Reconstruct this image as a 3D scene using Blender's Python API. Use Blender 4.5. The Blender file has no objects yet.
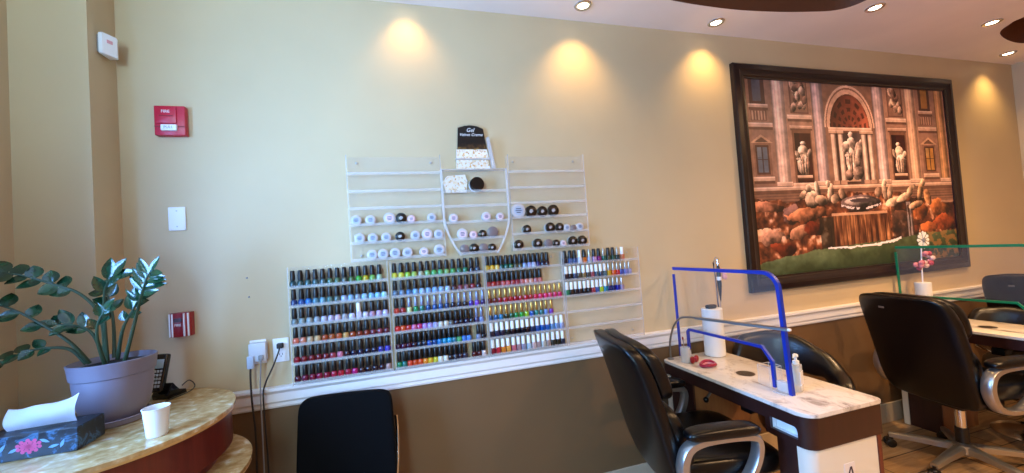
import bpy, bmesh, math, random
import numpy as np
from mathutils import Vector, Matrix
random.seed(7)
C = bpy.context.scene.collection
PI = math.pi
sc = bpy.context.scene

# ------------------------------------------------------------------ colours and materials
def s2l(c):
    return c/12.92 if c <= .04045 else ((c+.055)/1.055)**2.4
def hexc(h):
    return tuple(s2l(int(h[i:i+2], 16)/255) for i in (0, 2, 4))
MATS = {}
def mat(name, col, rough=.5, metal=0., spec=.5, coat=0., emit=None, estr=0.):
    if name in MATS: return MATS[name]
    m = bpy.data.materials.new(name); m.use_nodes = True
    b = m.node_tree.nodes['Principled BSDF']
    c = hexc(col) if isinstance(col, str) else col
    b.inputs['Base Color'].default_value = (*c, 1)
    b.inputs['Roughness'].default_value = rough
    b.inputs['Metallic'].default_value = metal
    b.inputs['Specular IOR Level'].default_value = spec
    b.inputs['Coat Weight'].default_value = coat
    if emit is not None:
        b.inputs['Emission Color'].default_value = (*emit, 1)
        b.inputs['Emission Strength'].default_value = estr
    MATS[name] = m
    return m
def nodes(m): return m.node_tree.nodes, m.node_tree.links
def N(m, t, **kw):
    n = m.node_tree.nodes.new(t)
    for k, v in kw.items():
        if k in n.inputs: n.inputs[k].default_value = v
        else: setattr(n, k, v)
    return n
def coords(m, scale=(1, 1, 1), kind='Object'):
    tc = N(m, 'ShaderNodeTexCoord'); mp = N(m, 'ShaderNodeMapping')
    mp.inputs['Scale'].default_value = scale
    m.node_tree.links.new(tc.outputs[kind], mp.inputs['Vector'])
    return mp.outputs['Vector']
def ramp(m, fac, stops):
    r = N(m, 'ShaderNodeValToRGB'); el = r.color_ramp.elements
    while len(el) < len(stops): el.new(.5)
    for e, (p, c) in zip(el, stops):
        e.position = p; e.color = (*(hexc(c) if isinstance(c, str) else c), 1)
    m.node_tree.links.new(fac, r.inputs['Fac'])
    return r.outputs['Color']
def setcol(m, out): m.node_tree.links.new(out, m.node_tree.nodes['Principled BSDF'].inputs['Base Color'])
def bump(m, fac, strength=.1, dist=.01):
    b = N(m, 'ShaderNodeBump'); b.inputs['Strength'].default_value = strength; b.inputs['Distance'].default_value = dist
    m.node_tree.links.new(fac, b.inputs['Height'])
    m.node_tree.links.new(b.outputs['Normal'], m.node_tree.nodes['Principled BSDF'].inputs['Normal'])
def noise(m, scale, detail=4, vec=None, rough=.5, dist=0.):
    n = N(m, 'ShaderNodeTexNoise'); n.inputs['Scale'].default_value = scale; n.inputs['Detail'].default_value = detail
    n.inputs['Roughness'].default_value = rough; n.inputs['Distortion'].default_value = dist
    m.node_tree.links.new(vec if vec else coords(m), n.inputs['Vector'])
    return n.outputs['Fac']

def paint(name, c, rough=.55, b=.06):
    m = mat(name, c, rough)
    setcol(m, ramp(m, noise(m, 2.2, 3), [(.3, tuple(x*.96 for x in hexc(c))), (.7, tuple(min(1, x*1.04) for x in hexc(c)))]))
    bump(m, noise(m, 240, 2), b, .002)
    return m
m_wall = paint('tan_wall_paint', 'C8B28C')
m_wain = paint('olive_brown_wall_paint', '6E5337', .45)
m_ceil = paint('ceiling_paint', 'F6EADC', .7)
m_cove = paint('brown_ceiling_paint', '6B4129', .5)
m_trim = mat('white_trim_paint', 'E9E6E4', .35)
m_base = mat('beige_baseboard_tile', 'B9A890', .35)

m_floor = mat('wood_look_tile', 'B08A60', .32)
_br = N(m_floor, 'ShaderNodeTexBrick'); _br.offset = .4
for k, v in (('Scale', 1.), ('Mortar Size', .004), ('Brick Width', .9), ('Row Height', .16), ('Bias', 0.), ('Color1', (*hexc('C0A078'), 1)), ('Color2', (*hexc('A8845C'), 1)), ('Mortar', (*hexc('4A3826'), 1))):
    _br.inputs[k].default_value = v
m_floor.node_tree.links.new(coords(m_floor), _br.inputs['Vector'])
_mx = N(m_floor, 'ShaderNodeMixRGB', blend_type='MULTIPLY'); _mx.inputs['Fac'].default_value = .6
m_floor.node_tree.links.new(_br.outputs['Color'], _mx.inputs['Color1'])
m_floor.node_tree.links.new(ramp(m_floor, noise(m_floor, 3, 8, coords(m_floor, (1.2, 14, 1)), .65), [(.3, '8A7660'), (.65, 'FFFFFF')]), _mx.inputs['Color2'])
setcol(m_floor, _mx.outputs['Color'])

m_marble = mat('white_marble_laminate', 'D8CEC4', .22)
setcol(m_marble, ramp(m_marble, noise(m_marble, 9, 9, coords(m_marble, (1, .55, 1)), .68, .9), [(.33, '8E837C'), (.43, 'CFC5BC'), (.5, 'E4DCD4'), (.72, 'DBD1C8')]))
m_granite = mat('amber_stone_laminate', 'C09A60', .16)
_g1 = noise(m_granite, 24, 6, coords(m_granite, (1, 1.15, 1)), .55, .3)
setcol(m_granite, ramp(m_granite, _g1, [(.32, 'A07E4C'), (.46, 'B89664'), (.56, 'C4A878'), (.64, 'D4C3A0'), (.72, 'E2DACA')]))
m_edge = mat('tan_edge_band', 'C49A5E', .3)
def wood(name, a, b, sc_=(1, 1, 8), rough=.35, scale=6):
    m = mat(name, a, rough)
    setcol(m, ramp(m, noise(m, scale, 7, coords(m, sc_), .6, .3), [(.3, a), (.7, b)]))
    return m
m_mahog = wood('reddish_brown_wood', '52201A', '68291E', (6, 6, .7), .3)
m_dkwood = wood('dark_brown_wood', '2C1613', '381C18', (4, 4, 1), .35)
m_brwood = wood('brown_cabinet_wood', '8A5630', '9E683C', (5, 5, .8), .4)
m_frame = wood('dark_picture_frame_wood', '160B09', '24120E', (4, 4, 4), .3)
m_cream = mat('cream_laminate', 'E2DACB', .4)
m_whitepl = mat('white_plastic', 'EDEDEE', .35)
m_greypl = mat('grey_plastic', '8A8A8C', .45)
m_black = mat('black_plastic', '0B0B0C', .35)
m_blackgl = mat('glossy_black_plastic', '08080A', .14)
m_chrome = mat('chrome', 'D8D8DA', .12, 1.)
m_silver = mat('silver_metal', 'B9B7B2', .3, .85)
m_steel = mat('brushed_steel', '8E8E8C', .4, .9)
m_leather = mat('black_leather', '040406', .30, spec=.38)
bump(m_leather, noise(m_leather, 130, 3), .18, .002)
m_seam = mat('black_seam', '050505', .5)
m_fabric = mat('black_upholstery_fabric', '030305', .9, spec=.15)
bump(m_fabric, noise(m_fabric, 500, 2), .5, .001)
m_brleather = mat('dark_brown_leather', '120D0B', .3, spec=.5)
bump(m_brleather, noise(m_brleather, 110, 3), .15, .002)
m_pot = mat('lavender_grey_plastic', '7E7886', .42)
m_soil = mat('potting_soil', '120C0A', .95)
bump(m_soil, noise(m_soil, 90, 4), 1., .01)
m_leaf = mat('glossy_green_leaf', '12311F', .17, spec=.8)
setcol(m_leaf, ramp(m_leaf, noise(m_leaf, 30, 3), [(.3, '0E2A1C'), (.7, '1F4A2C')]))
m_stem = mat('green_stem', '2A3F24', .5)
m_paper = mat('white_paper', 'E0E0DE', .8)
m_tissue = mat('tissue_paper', 'F4F6F8', .9)
m_red = mat('red_plastic', 'C01838', .35)
m_dkred = mat('dark_red_plastic', '8E1524', .35)
m_blue = mat('blue_edge_trim', '12309C', .35)
m_green = mat('green_edge_trim', '0A7C50', .35)
m_cord = mat('dark_cord', '241E1A', .6)
m_pink = mat('pink_plastic', '9C1A42', .3)

def acrylic(name, tint, body, gloss=.08):
    m = bpy.data.materials.new(name); m.use_nodes = True
    n, l = nodes(m); n.remove(n['Principled BSDF'])
    t = N(m, 'ShaderNodeBsdfTransparent'); t.inputs['Color'].default_value = (*tint, 1)
    p = N(m, 'ShaderNodeBsdfPrincipled'); p.inputs['Base Color'].default_value = (.86, .87, .88, 1); p.inputs['Roughness'].default_value = gloss
    mx = N(m, 'ShaderNodeMixShader'); mx.inputs['Fac'].default_value = body
    l.new(t.outputs[0], mx.inputs[1]); l.new(p.outputs[0], mx.inputs[2]); l.new(mx.outputs[0], n['Material Output'].inputs['Surface'])
    return m
m_acr = acrylic('clear_acrylic', (.985, .985, .985), .045)
m_acr_edge = acrylic('frosted_acrylic_edge', (.95, .95, .95), .32, .3)
m_lip = acrylic('clear_acrylic_lip', (.96, .96, .96), .17, .25)
m_shield = acrylic('clear_acrylic_sheet', (.98, .98, .98), .035, .05)
m_glass = acrylic('window_glass', (.97, .98, .98), .04, .02)
m_jar = acrylic('clear_jar_plastic', (.9, .88, .85), .45, .15)

# ------------------------------------------------------------------ mesh helpers
def tag(o, label, cat, group=None, kind=None):
    o['label'] = label; o['category'] = cat
    if group: o['group'] = group
    if kind: o['kind'] = kind
    return o
def struct(o): o['kind'] = 'structure'; return o
def thing(name, label, cat, loc=(0, 0, 0), rz=0, group=None):
    o = bpy.data.objects.new(name, None); C.objects.link(o)
    o.empty_display_size = .05; o.location = loc; o.rotation_euler = (0, 0, rz)
    return tag(o, label, cat, group)
def meshof(name, bm, m, smooth=35):
    bmesh.ops.recalc_face_normals(bm, faces=bm.faces[:])
    me = bpy.data.meshes.new(name); bm.to_mesh(me); bm.free()
    ms = m if isinstance(m, (list, tuple)) else [m]
    for x in ms: me.materials.append(x)
    if smooth:
        me.polygons.foreach_set('use_smooth', [True]*len(me.polygons))
        me.set_sharp_from_angle(angle=math.radians(smooth))
    return me
def obj(name, bm, m, parent=None, loc=None, rot=None, smooth=35):
    o = bpy.data.objects.new(name, meshof(name, bm, m, smooth)); C.objects.link(o)
    if parent: o.parent = parent
    if loc: o.location = loc
    if rot: o.rotation_euler = rot
    return o
def B(): return bmesh.new()
def box(bm, x0, x1, y0, y1, z0, z1, bev=0, seg=2, mi=0):
    r = bmesh.ops.create_cube(bm, size=1)
    vs = r['verts']
    for v in vs:
        v.co = Vector(((x0+x1)/2+v.co.x*(x1-x0), (y0+y1)/2+v.co.y*(y1-y0), (z0+z1)/2+v.co.z*(z1-z0)))
    fs = set(f for v in vs for f in v.link_faces)
    if bev:
        rr = bmesh.ops.bevel(bm, geom=list(set(e for f in fs for e in f.edges)), offset=bev, segments=seg, affect='EDGES', profile=.5)
        fs = set(f for f in rr['faces']) | set(f for f in fs if f.is_valid)
    for f in fs:
        if f.is_valid: f.material_index = mi
    return bm
def lathe(bm, prof, n=24, M=None, mi=0, cap=True):
    rings = []
    for r, z in prof:
        ring = []
        for i in range(n):
            a = 2*PI*i/n
            co = Vector((r*math.cos(a), r*math.sin(a), z))
            ring.append(bm.verts.new(M @ co if M else co))
        rings.append(ring)
    for a, b in zip(rings, rings[1:]):
        for i in range(n):
            f = bm.faces.new((a[i], a[(i+1) % n], b[(i+1) % n], b[i])); f.material_index = mi
    if cap:
        for ring in (rings[0], rings[-1]):
            f = bm.faces.new(ring); f.material_index = mi
    return bm
def spline(pts, n=8, closed=False):
    P = [Vector(p) for p in pts]; out = []; L = len(P)
    segs = L if closed else L-1
    for i in range(segs):
        if closed: p0, p1, p2, p3 = P[i-1], P[i], P[(i+1) % L], P[(i+2) % L]
        else: p0, p1, p2, p3 = P[max(i-1, 0)], P[i], P[i+1], P[min(i+2, L-1)]
        for k in range(n):
            t = k/n
            out.append(.5*((2*p1)+(-p0+p2)*t+(2*p0-5*p1+4*p2-p3)*t*t+(-p0+3*p1-3*p2+p3)*t**3))
    if not closed: out.append(P[-1])
    return out
def tube(bm, pts, r, n=8, closed=False, mi=0, prof=None, up=None):
    """r number or list; prof = list of 2-D section points scaled by r"""
    P = [Vector(p) for p in pts]; L = len(P)
    if prof is None: prof = [(math.cos(2*PI*i/n), math.sin(2*PI*i/n)) for i in range(n)]
    n = len(prof); rings = []; pu = None
    for i in range(L):
        if closed: t = P[(i+1) % L]-P[i-1]
        else: t = P[min(i+1, L-1)]-P[max(i-1, 0)]
        t.normalize()
        if up is not None: u = Vector(up)-t*t.dot(Vector(up))
        elif pu is None:
            u = Vector((0, 0, 1)) if abs(t.z) < .9 else Vector((1, 0, 0)); u = u-t*t.dot(u)
        else: u = pu-t*t.dot(pu)
        u.normalize(); pu = u; w = t.cross(u)
        rr = r[i] if isinstance(r, (list, tuple)) else r
        rings.append([bm.verts.new(P[i]+(u*a+w*b)*rr) for a, b in prof])
    for i in range(L if closed else L-1):
        a, b = rings[i], rings[(i+1) % L]
        for k in range(n):
            f = bm.faces.new((a[k], a[(k+1) % n], b[(k+1) % n], b[k])); f.material_index = mi
    if not closed:
        for q in (rings[0], rings[-1]): bm.faces.new(q).material_index = mi
    return bm
def prism(bm, outline, axis, a0, a1, mi=0, bev=0):
    """outline of 2-D points extruded along axis 'x','y' or 'z'"""
    def P(p, a):
        return {'x': (a, p[0], p[1]), 'y': (p[0], a, p[1]), 'z': (p[0], p[1], a)}[axis]
    lo = [bm.verts.new(P(p, a0)) for p in outline]; hi = [bm.verts.new(P(p, a1)) for p in outline]
    n = len(lo); fs = [bm.faces.new(lo), bm.faces.new(hi)]
    for i in range(n): fs.append(bm.faces.new((lo[i], lo[(i+1) % n], hi[(i+1) % n], hi[i])))
    for f in fs: f.material_index = mi
    if bev:
        ed = [e for f in fs[:2] for e in f.edges]
        bmesh.ops.bevel(bm, geom=list(set(ed)), offset=bev, segments=2, affect='EDGES', profile=.5)
    return bm
def rrect(x0, x1, y0, y1, r, n=6):
    rs = r if isinstance(r, (list, tuple)) else [r]*4
    out = []
    for (cx, cy, a), q in zip(((x1, y1, 0), (x0, y1, 90), (x0, y0, 180), (x1, y0, 270)), rs):
        sx = -1 if cx == x1 else 1; sy = -1 if cy == y1 else 1
        if q <= 0: out.append((cx, cy)); continue
        for k in range(n+1):
            t = math.radians(a+90*k/n)
            out.append((cx+sx*q+q*math.cos(t), cy+sy*q+q*math.sin(t)))
    return out
def superel(bm, c, h, e1=.4, e2=.4, nu=28, nv=18, fn=None):
    """puffy rounded box (superellipsoid); e1 shapes the vertical section, e2 the horizontal one"""
    def pw(x, e): return math.copysign(abs(x)**e, x)
    rows = []
    for j in range(1, nv):
        v = -PI/2+PI*j/nv; row = []
        for i in range(nu):
            u = 2*PI*i/nu
            p = Vector((h[0]*pw(math.cos(v), e1)*pw(math.cos(u), e2), h[1]*pw(math.cos(v), e1)*pw(math.sin(u), e2), h[2]*pw(math.sin(v), e1)))
            row.append(p)
        rows.append(row)
    def put(p):
        q = Vector(p)
        if fn: q = fn(q)
        return bm.verts.new(q+Vector(c))
    R = [[put(p) for p in row] for row in rows]
    bot = put((0, 0, -h[2])); top = put((0, 0, h[2]))
    for a, b in zip(R, R[1:]):
        for i in range(nu): bm.faces.new((a[i], a[(i+1) % nu], b[(i+1) % nu], b[i]))
    for i in range(nu):
        bm.faces.new((bot, R[0][(i+1) % nu], R[0][i])); bm.faces.new((top, R[-1][i], R[-1][(i+1) % nu]))
    return bm
def text_bm(body, size, shear=0, depth=.0006):
    cu = bpy.data.curves.new('t', 'FONT'); cu.body = body; cu.size = size; cu.shear = shear
    cu.align_x = 'CENTER'; cu.align_y = 'CENTER'; cu.extrude = depth; cu.resolution_u = 3
    o = bpy.data.objects.new('t', cu); C.objects.link(o)
    dg = bpy.context.evaluated_depsgraph_get()
    me = bpy.data.meshes.new_from_object(o.evaluated_get(dg))
    bm = B(); bm.from_mesh(me)
    bpy.data.objects.remove(o); bpy.data.meshes.remove(me); bpy.data.curves.remove(cu)
    return bm
FRONT = Matrix.Rotation(PI/2, 4, 'X')     # lettering that stands upright, facing the room

# ------------------------------------------------------------------ room
XL, XR, H, YF = -1.40, 5.354, 2.8, -3.5
bm = B(); box(bm, XL-.12, XR+.12, 0, .12, .845, H+.3, mi=0); box(bm, XL-.12, XR+.12, 0, .12, -.02, .845, mi=1)
struct(obj('wall_back', bm, [m_wall, m_wain], smooth=0))
bm = B(); box(bm, XR, XR+.12, YF, 0, .845, H+.3, mi=0); box(bm, XR, XR+.12, YF, 0, -.02, .845, mi=1)
struct(obj('wall_right', bm, [m_wall, m_wain], smooth=0))
WY0, WY1, WZ0, WZ1 = -1.55, -.85, .95, 2.3
bm = B()
box(bm, XL-.12, XL, WY1, 0, -.02, H+.3); box(bm, XL-.12, XL, YF, WY0, -.02, H+.3)
box(bm, XL-.12, XL, WY0, WY1, -.02, WZ0); box(bm, XL-.12, XL, WY0, WY1, WZ1, H+.3)
struct(obj('wall_left', bm, m_wall, smooth=0))
FX0, FX1, FZ0, FZ1 = -1.36, -.62, 1.1, 2.72
bm = B()
box(bm, XL-.12, FX0, YF-.12, YF, -.02, H+.3); box(bm, FX1, XR+.12, YF-.12, YF, -.02, H+.3)
box(bm, FX0, FX1, YF-.12, YF, -.02, FZ0); box(bm, FX0, FX1, YF-.12, YF, FZ1, H+.3)
struct(obj('wall_front', bm, m_wall, smooth=0))
w = struct(obj('window_2', prism(B(), rrect(FX0+.04, FX1-.04, FZ0+.04, FZ1-.04, 0), 'y', YF-.07, YF-.06), m_glass, smooth=0))
bm = B()
for a in ((FX0, FX0+.05, FZ0, FZ1), (FX1-.05, FX1, FZ0, FZ1), (FX0, FX1, FZ0, FZ0+.05), (FX0, FX1, FZ1-.05, FZ1), ((FX0+FX1)/2-.03, (FX0+FX1)/2+.03, FZ0, FZ1)):
    box(bm, a[0], a[1], YF-.1, YF-.03, a[2], a[3])
obj('window_frame', bm, m_greypl, w, smooth=0)
w = struct(obj('window_1', prism(B(), rrect(WY0+.04, WY1-.04, WZ0+.04, WZ1-.04, 0), 'x', XL-.07, XL-.06), m_glass, smooth=0))
bm = B()
for a in ((WY0, WY0+.05, WZ0, WZ1), (WY1-.05, WY1, WZ0, WZ1), (WY0, WY1, WZ0, WZ0+.05), (WY0, WY1, WZ1-.05, WZ1), ((WY0+WY1)/2-.03, (WY0+WY1)/2+.03, WZ0, WZ1)):
    box(bm, XL-.1, XL-.03, *a)
obj('window_frame', bm, m_greypl, w, smooth=0)
bm = B(); box(bm, XL-.12, XR+.12, YF-.12, .12, -.1, 0); struct(obj('floor', bm, m_floor, smooth=0))
# boxed-in column in the left corner
bm = B(); box(bm, XL-.01, -1.155, -.165, .01, 0, H); struct(obj('wall_column', bm, m_wall, smooth=0))
# ceiling with two recessed brown coves
def loop(bm, pts, z):
    vs = [bm.verts.new((x, y, z)) for x, y in pts]
    return vs, [bm.edges.new((vs[i], vs[(i+1) % len(vs)])) for i in range(len(vs))]
def smoothloop(p): return [(q.x, q.y) for q in spline([(a, b, 0) for a, b in p], 6, True)]
cove1 = smoothloop([(2.77, -.52), (2.70, -.385), (2.50, -.325), (2.2, -.28), (1.9, -.264), (1.5, -.285), (1.15, -.38), (.95, -.62), (.95, -1.4), (1.2, -1.9), (1.9, -2.05), (2.5, -1.9), (2.8, -1.4), (2.82, -.9)])
cove2 = smoothloop([(4.177, -.56), (4.212, -.465), (4.33, -.366), (4.618, -.297), (4.85, -.3), (5.08, -.42), (5.16, -.8), (5.16, -1.4), (5.0, -1.9), (4.6, -2.0), (4.25, -1.7), (4.16, -1.0)])
bm = B(); E = []
_, e = loop(bm, [(XL-.12, YF-.12), (XR+.12, YF-.12), (XR+.12, .12), (XL-.12, .12)], H); E += e
for c in (cove1, cove2):
    _, e = loop(bm, c, H); E += e
bmesh.ops.triangle_fill(bm, use_beauty=True, use_dissolve=False, edges=E)
for c in (cove1, cove2):
    lo = [bm.verts.new((x, y, H)) for x, y in c]; hi = [bm.verts.new((x, y, H+.2)) for x, y in c]
    for i in range(len(c)):
        f = bm.faces.new((lo[i], lo[(i+1) % len(c)], hi[(i+1) % len(c)], hi[i])); f.material_index = 1
    f = bm.faces.new(hi); f.material_index = 1
box(bm, XL-.12, XR+.12, YF-.12, .12, H+.3, H+.36)
struct(obj('ceiling', bm, [m_ceil, m_cove], smooth=0))
# chair rail, moulded profile
rail = [(0, .800), (-.010, .800), (-.014, .808), (-.014, .822), (-.020, .832), (-.020, .868), (-.026, .876), (-.034, .884), (-.034, .897), (0, .899)]
struct(obj('trim_1', prism(B(), rail, 'x', -1.155, XR), m_trim, smooth=20))
railR = [(XR+p[0], p[1]) for p in rail]
struct(obj('trim_2', prism(B(), railR, 'y', YF, -.036), m_trim, smooth=20))
bm = B()
x = -1.15
while x < XR-.02:
    box(bm, x+.001, min(x+.449, XR-.001), -.012, 0, 0, .138, bev=.002, seg=1); x += .45
struct(obj('baseboard_back', bm, m_base))
bm = B(); box(bm, XR-.012, XR, YF, -.014, 0, .138); struct(obj('baseboard_right', bm, m_base))
for k, (x, z) in enumerate([(-.693, 1.412), (-.688, 1.323)]):
    bm = B(); lathe(bm, [(.0045, 0), (.0045, .002), (.002, .004)], 10, Matrix.Translation((x, 0, z)) @ FRONT)
    tag(obj('wall_anchor', bm, m_greypl), ['upper of two small screw anchors left in the tan wall above the outlets', 'lower of two small screw anchors left in the tan wall above the outlets'][k], 'screw anchor', 'wall anchors above the outlets')

# ------------------------------------------------------------------ downlights
m_bulb = mat('lit_bulb', 'FFFFFF', .4, emit=(1, .86, .62), estr=14)
def downlight(x, y, label, watt, tilt=0, cone=104, col=(1, .62, .22)):
    t = thing('downlight', label, 'ceiling light', (x, y, H), 0, 'recessed ceiling downlights')
    bm = B(); lathe(bm, [(.032, -.001), (.048, -.001), (.05, -.005), (.046, -.009), (.034, -.009), (.030, -.004)], 24, cap=False)
    obj('trim_ring', bm, m_chrome, t)
    bm = B(); lathe(bm, [(.034, -.002), (.028, -.006), (.012, -.009)], 20)
    obj('bulb', bm, m_bulb, t)
    ld = bpy.data.lights.new('downlight_lamp', 'SPOT'); ld.energy = watt; ld.color = col
    ld.spot_size = math.radians(cone); ld.spot_blend = 1.0; ld.shadow_soft_size = .03
    lo = bpy.data.objects.new('downlight_lamp', ld); C.objects.link(lo); lo.parent = t; lo.location = (0, 0, -.02)
    lo.rotation_euler = (tilt, 0, 0)
W0 = 22
downlight(.098, -.10, 'small ceiling downlight just above the left clear wall rack', W0*.45, .17)
downlight(1.063, -.152, 'small lit ceiling downlight nearest the wall, left of the brown ceiling cove', W0, .17)
downlight(1.993, -.134, 'small lit ceiling downlight above the upper left corner of the framed picture', W0, .17)
downlight(2.905, -.442, 'small lit ceiling downlight just right of the larger brown ceiling cove', W0*1.1, 0, 90)
downlight(4.023, -.459, 'small lit ceiling downlight just left of the small brown cove at right', W0*1.1, 0, 90)
downlight(4.936, -.155, 'small lit ceiling downlight close to the right end corner of the wall', W0, .17)
for i, (x, y) in enumerate([(3.5, -1.0), (2.2, -2.45), (3.5, -2.3), (1.2, -2.6)]):  # out-of-view warm fill lamps, added to brighten the room
    downlight(x, y, ['ceiling downlight between the two brown coves, further from the wall', 'ceiling downlight just in front of the larger brown cove', 'ceiling downlight in the near right of the room', 'ceiling downlight near the left end of the larger brown cove'][i], [205, 205, 215, 45][i], 0, 165, (1, .60, .29))

# ------------------------------------------------------------------ daylight
def area(name, loc, rot, sx, sy, watt, col):
    ld = bpy.data.lights.new(name, 'AREA'); ld.shape = 'RECTANGLE'; ld.size = sx; ld.size_y = sy; ld.energy = watt; ld.color = col
    o = bpy.data.objects.new(name, ld); C.objects.link(o); o.location = loc; o.rotation_euler = rot; return o
area('window_daylight', (XL-.16, (WY0+WY1)/2, (WZ0+WZ1)/2), (0, -PI/2, 0), WZ1-WZ0, WY1-WY0, 230, (.20, .45, 1.))
area('shopfront_daylight', ((FX0+FX1)/2, YF-.16, (FZ0+FZ1)/2), (PI/2, 0, 0), FX1-FX0, FZ1-FZ0, 165, (.46, .76, 1.))
wd = bpy.data.worlds.new('sky'); sc.world = wd; wd.use_nodes = True
wd.node_tree.nodes['Background'].inputs['Color'].default_value = (.6, .75, 1, 1)
wd.node_tree.nodes['Background'].inputs['Strength'].default_value = .8

# unseen cabinet added by the left wall to shade the lower left corner
t = thing('display_cabinet', 'tall dark wooden display cabinet standing by the left wall', 'cabinet', (-1.12, -1.85, 0))
bm = B(); box(bm, -.27, .27, -.16, .16, 0, .08); obj('plinth', bm, m_dkwood, t, smooth=0)
bm = B(); box(bm, -.27, -.245, -.16, .16, .08, 2.02); box(bm, .245, .27, -.16, .16, .08, 2.02); box(bm, -.245, .245, .145, .16, .08, 2.02); obj('carcass', bm, m_dkwood, t, smooth=0)
for z in (.09, .5, .85, 1.2, 1.55, 2.0):
    bm = B(); box(bm, -.245, .245, -.155, .145, z, z+.02); obj('shelf', bm, m_dkwood, t, smooth=0)

# ------------------------------------------------------------------ framed picture (a print of a generic baroque fountain)
def picture():
    X0, X1, Z0, Z1 = 2.206, 4.445, 1.062, 2.606
    t = thing('framed_picture', 'large dark-framed picture of a baroque fountain hanging on the tan wall', 'picture', ((X0+X1)/2, 0, Z0))
    cx = (X0+X1)/2
    fw = .097
    bm = B()
    hw, hh = (X1-X0)/2, Z1-Z0
    sec = [(0, -.001), (0, -.028), (.008, -.034), (.040, -.038), (.062, -.030), (.080, -.027), (.087, -.020), (.097, -.020), (.097, -.001)]
    rings = []
    for d, y in sec:
        rings.append([bm.verts.new(q) for q in ((-hw+d, y, d), (hw-d, y, d), (hw-d, y, hh-d), (-hw+d, y, hh-d))])
    for a, b in zip(rings, rings[1:]+rings[:1]):
        for i in range(4): bm.faces.new((a[i], a[(i+1) % 4], b[(i+1) % 4], b[i]))
    obj('frame', bm, m_frame, t, smooth=25)
    Wn, Hn = 420, 280
    U, V = np.meshgrid((np.arange(Wn)+.5)/Wn, (np.arange(Hn)+.5)/Hn)
    rng = np.random.default_rng(3)
    def vn(fx, fy, oct_=4):
        out = np.zeros_like(U); amp = 1; tot = 0
        for o in range(oct_):
            gx, gy = int(fx*2**o)+2, int(fy*2**o)+2
            g = rng.random((gy+1, gx+1)); x = U*(gx-1); y = V*(gy-1)
            xi = x.astype(int); yi = y.astype(int); a = x-xi; b = y-yi
            a = a*a*(3-2*a); b = b*b*(3-2*b)
            out += amp*((g[yi, xi]*(1-a)+g[yi, xi+1]*a)*(1-b)+(g[yi+1, xi]*(1-a)+g[yi+1, xi+1]*a)*b); tot += amp; amp *= .6
        return out/tot
    def col(h): return np.array([int(h[i:i+2], 16)/255 for i in (0, 2, 4)])
    n1 = vn(12, 8); n2 = vn(44, 32, 3); n3 = vn(6, 5, 5); n4 = vn(26, 18, 3); nv = vn(120, 6, 3)
    img = np.zeros((Hn, Wn, 3)); img[:] = col('B08468')
    def rect(u0, u1, v0, v1, c, k=1.):
        mk = (U >= u0) & (U < u1) & (V >= v0) & (V < v1); img[mk] = img[mk]*(1-k)+col(c)*k
    def mould(u0, u1, v0, v1, c):       # projecting ledge: pale top, dark underside
        rect(u0, u1, v0, v1, c); rect(u0, u1, v0, v0+(v1-v0)*.35, 'E6C8AC', .7); rect(u0+.002, u1, v1, v1+(v1-v0)*.7, '5A3A2C', .65)
    def ell(u, v, a, b, c, k=1.):
        mk = ((U-u)/a)**2+((V-v)/b)**2 < 1; img[mk] = img[mk]*(1-k)+col(c)*k
    def blob(u, v, a, b, c, rot=0., rough=.25):   # modelled lump, lit from upper left
        cu, su = math.cos(rot), math.sin(rot); x = ((U-u)*cu+(V-v)*.68*su)/a; y = (-(U-u)*su/.68+(V-v)*cu)/b
        r2 = x*x+y*y+(n4-.5)*rough*2
        mk = r2 < 1; sh = np.clip(.78-.42*x-.36*y+.9*(n2-.5), .22, 1.3); img[mk] = np.clip(col(c)*sh[..., None], 0, 1)[mk]
    def column(u0, u1, v0, v1, c='D8B49A', fl=0):
        s = np.clip((U-u0)/(u1-u0), 0, 1); mk = (U >= u0) & (U < u1) & (V >= v0) & (V < v1)
        sh = .62+.5*np.sin(PI*np.clip(s*1.1-.02, 0, 1)**.8)
        if fl: sh = sh*(1-.10*(np.sin(s*PI*2*fl) > .3))
        img[mk] = np.clip(col(c)*sh[..., None], 0, 1)[mk]
    def statue(u, v, h, c='D9B79A', s=1):
        blob(u+.002*s, v-.42*h, .0125, .058*h, c, 0, .05)
        blob(u, v-.2*h, .025, .18*h, c, .1*s, .15); blob(u-.003*s, v+.1*h, .027, .27*h, c, -.08*s, .2)
        blob(u+.027*s, v-.17*h, .009, .13*h, c, .35*s, .1); blob(u-.026*s, v-.14*h, .009, .12*h, c, -.5*s, .1); blob(u-.018*s, v-.03*h, .018, .03*h, c, .2, .1)
        for k in range(4): blob(u-.016+.011*k, v+.13*h, .0045, .22*h, 'A8826A' if k % 2 else 'E4C8AE', .05*(k-1.5), .2)
        mould(u-.034, u+.034, v+.36*h, v+.43*h, 'C09A7C')
    # outer bays with windows
    for u0, gl in ((.0, '5C6672'), (.83, 'B98236')):
        rect(u0, u0+.112, 0, .56, '9A735C')
        rect(u0+.02, u0+.085, .0, .13, '5C3E32'); rect(u0+.034, u0+.07, .0, .115, gl, .8); mould(u0+.012, u0+.095, .13, .148, 'C09A7C'); rect(u0+.02, u0+.088, .16, .215, '7C5642')
        for k in range(5): rect(u0+.024+k*.013, u0+.03+k*.013, .165, .21, 'B48C70')
        mould(u0+.004, u0+.11, .225, .245, 'C79E82')
        rect(u0+.018, u0+.092, .33, .5, '8A624C'); rect(u0+.026, u0+.084, .34, .49, '5A3A2C'); rect(u0+.034, u0+.076, .35, .48, gl); rect(u0+.053, u0+.057, .35, .48, '4A342A'); rect(u0+.034, u0+.076, .41, .416, '4A342A'); rect(u0+.034, u0+.05, .35, .40, 'A8B0A8', .25)
        mk = (np.abs(U-(u0+.055)) < .05*(V-.285)/.045) & (V > .285) & (V < .33); img[mk] = col('C0946F')
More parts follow.
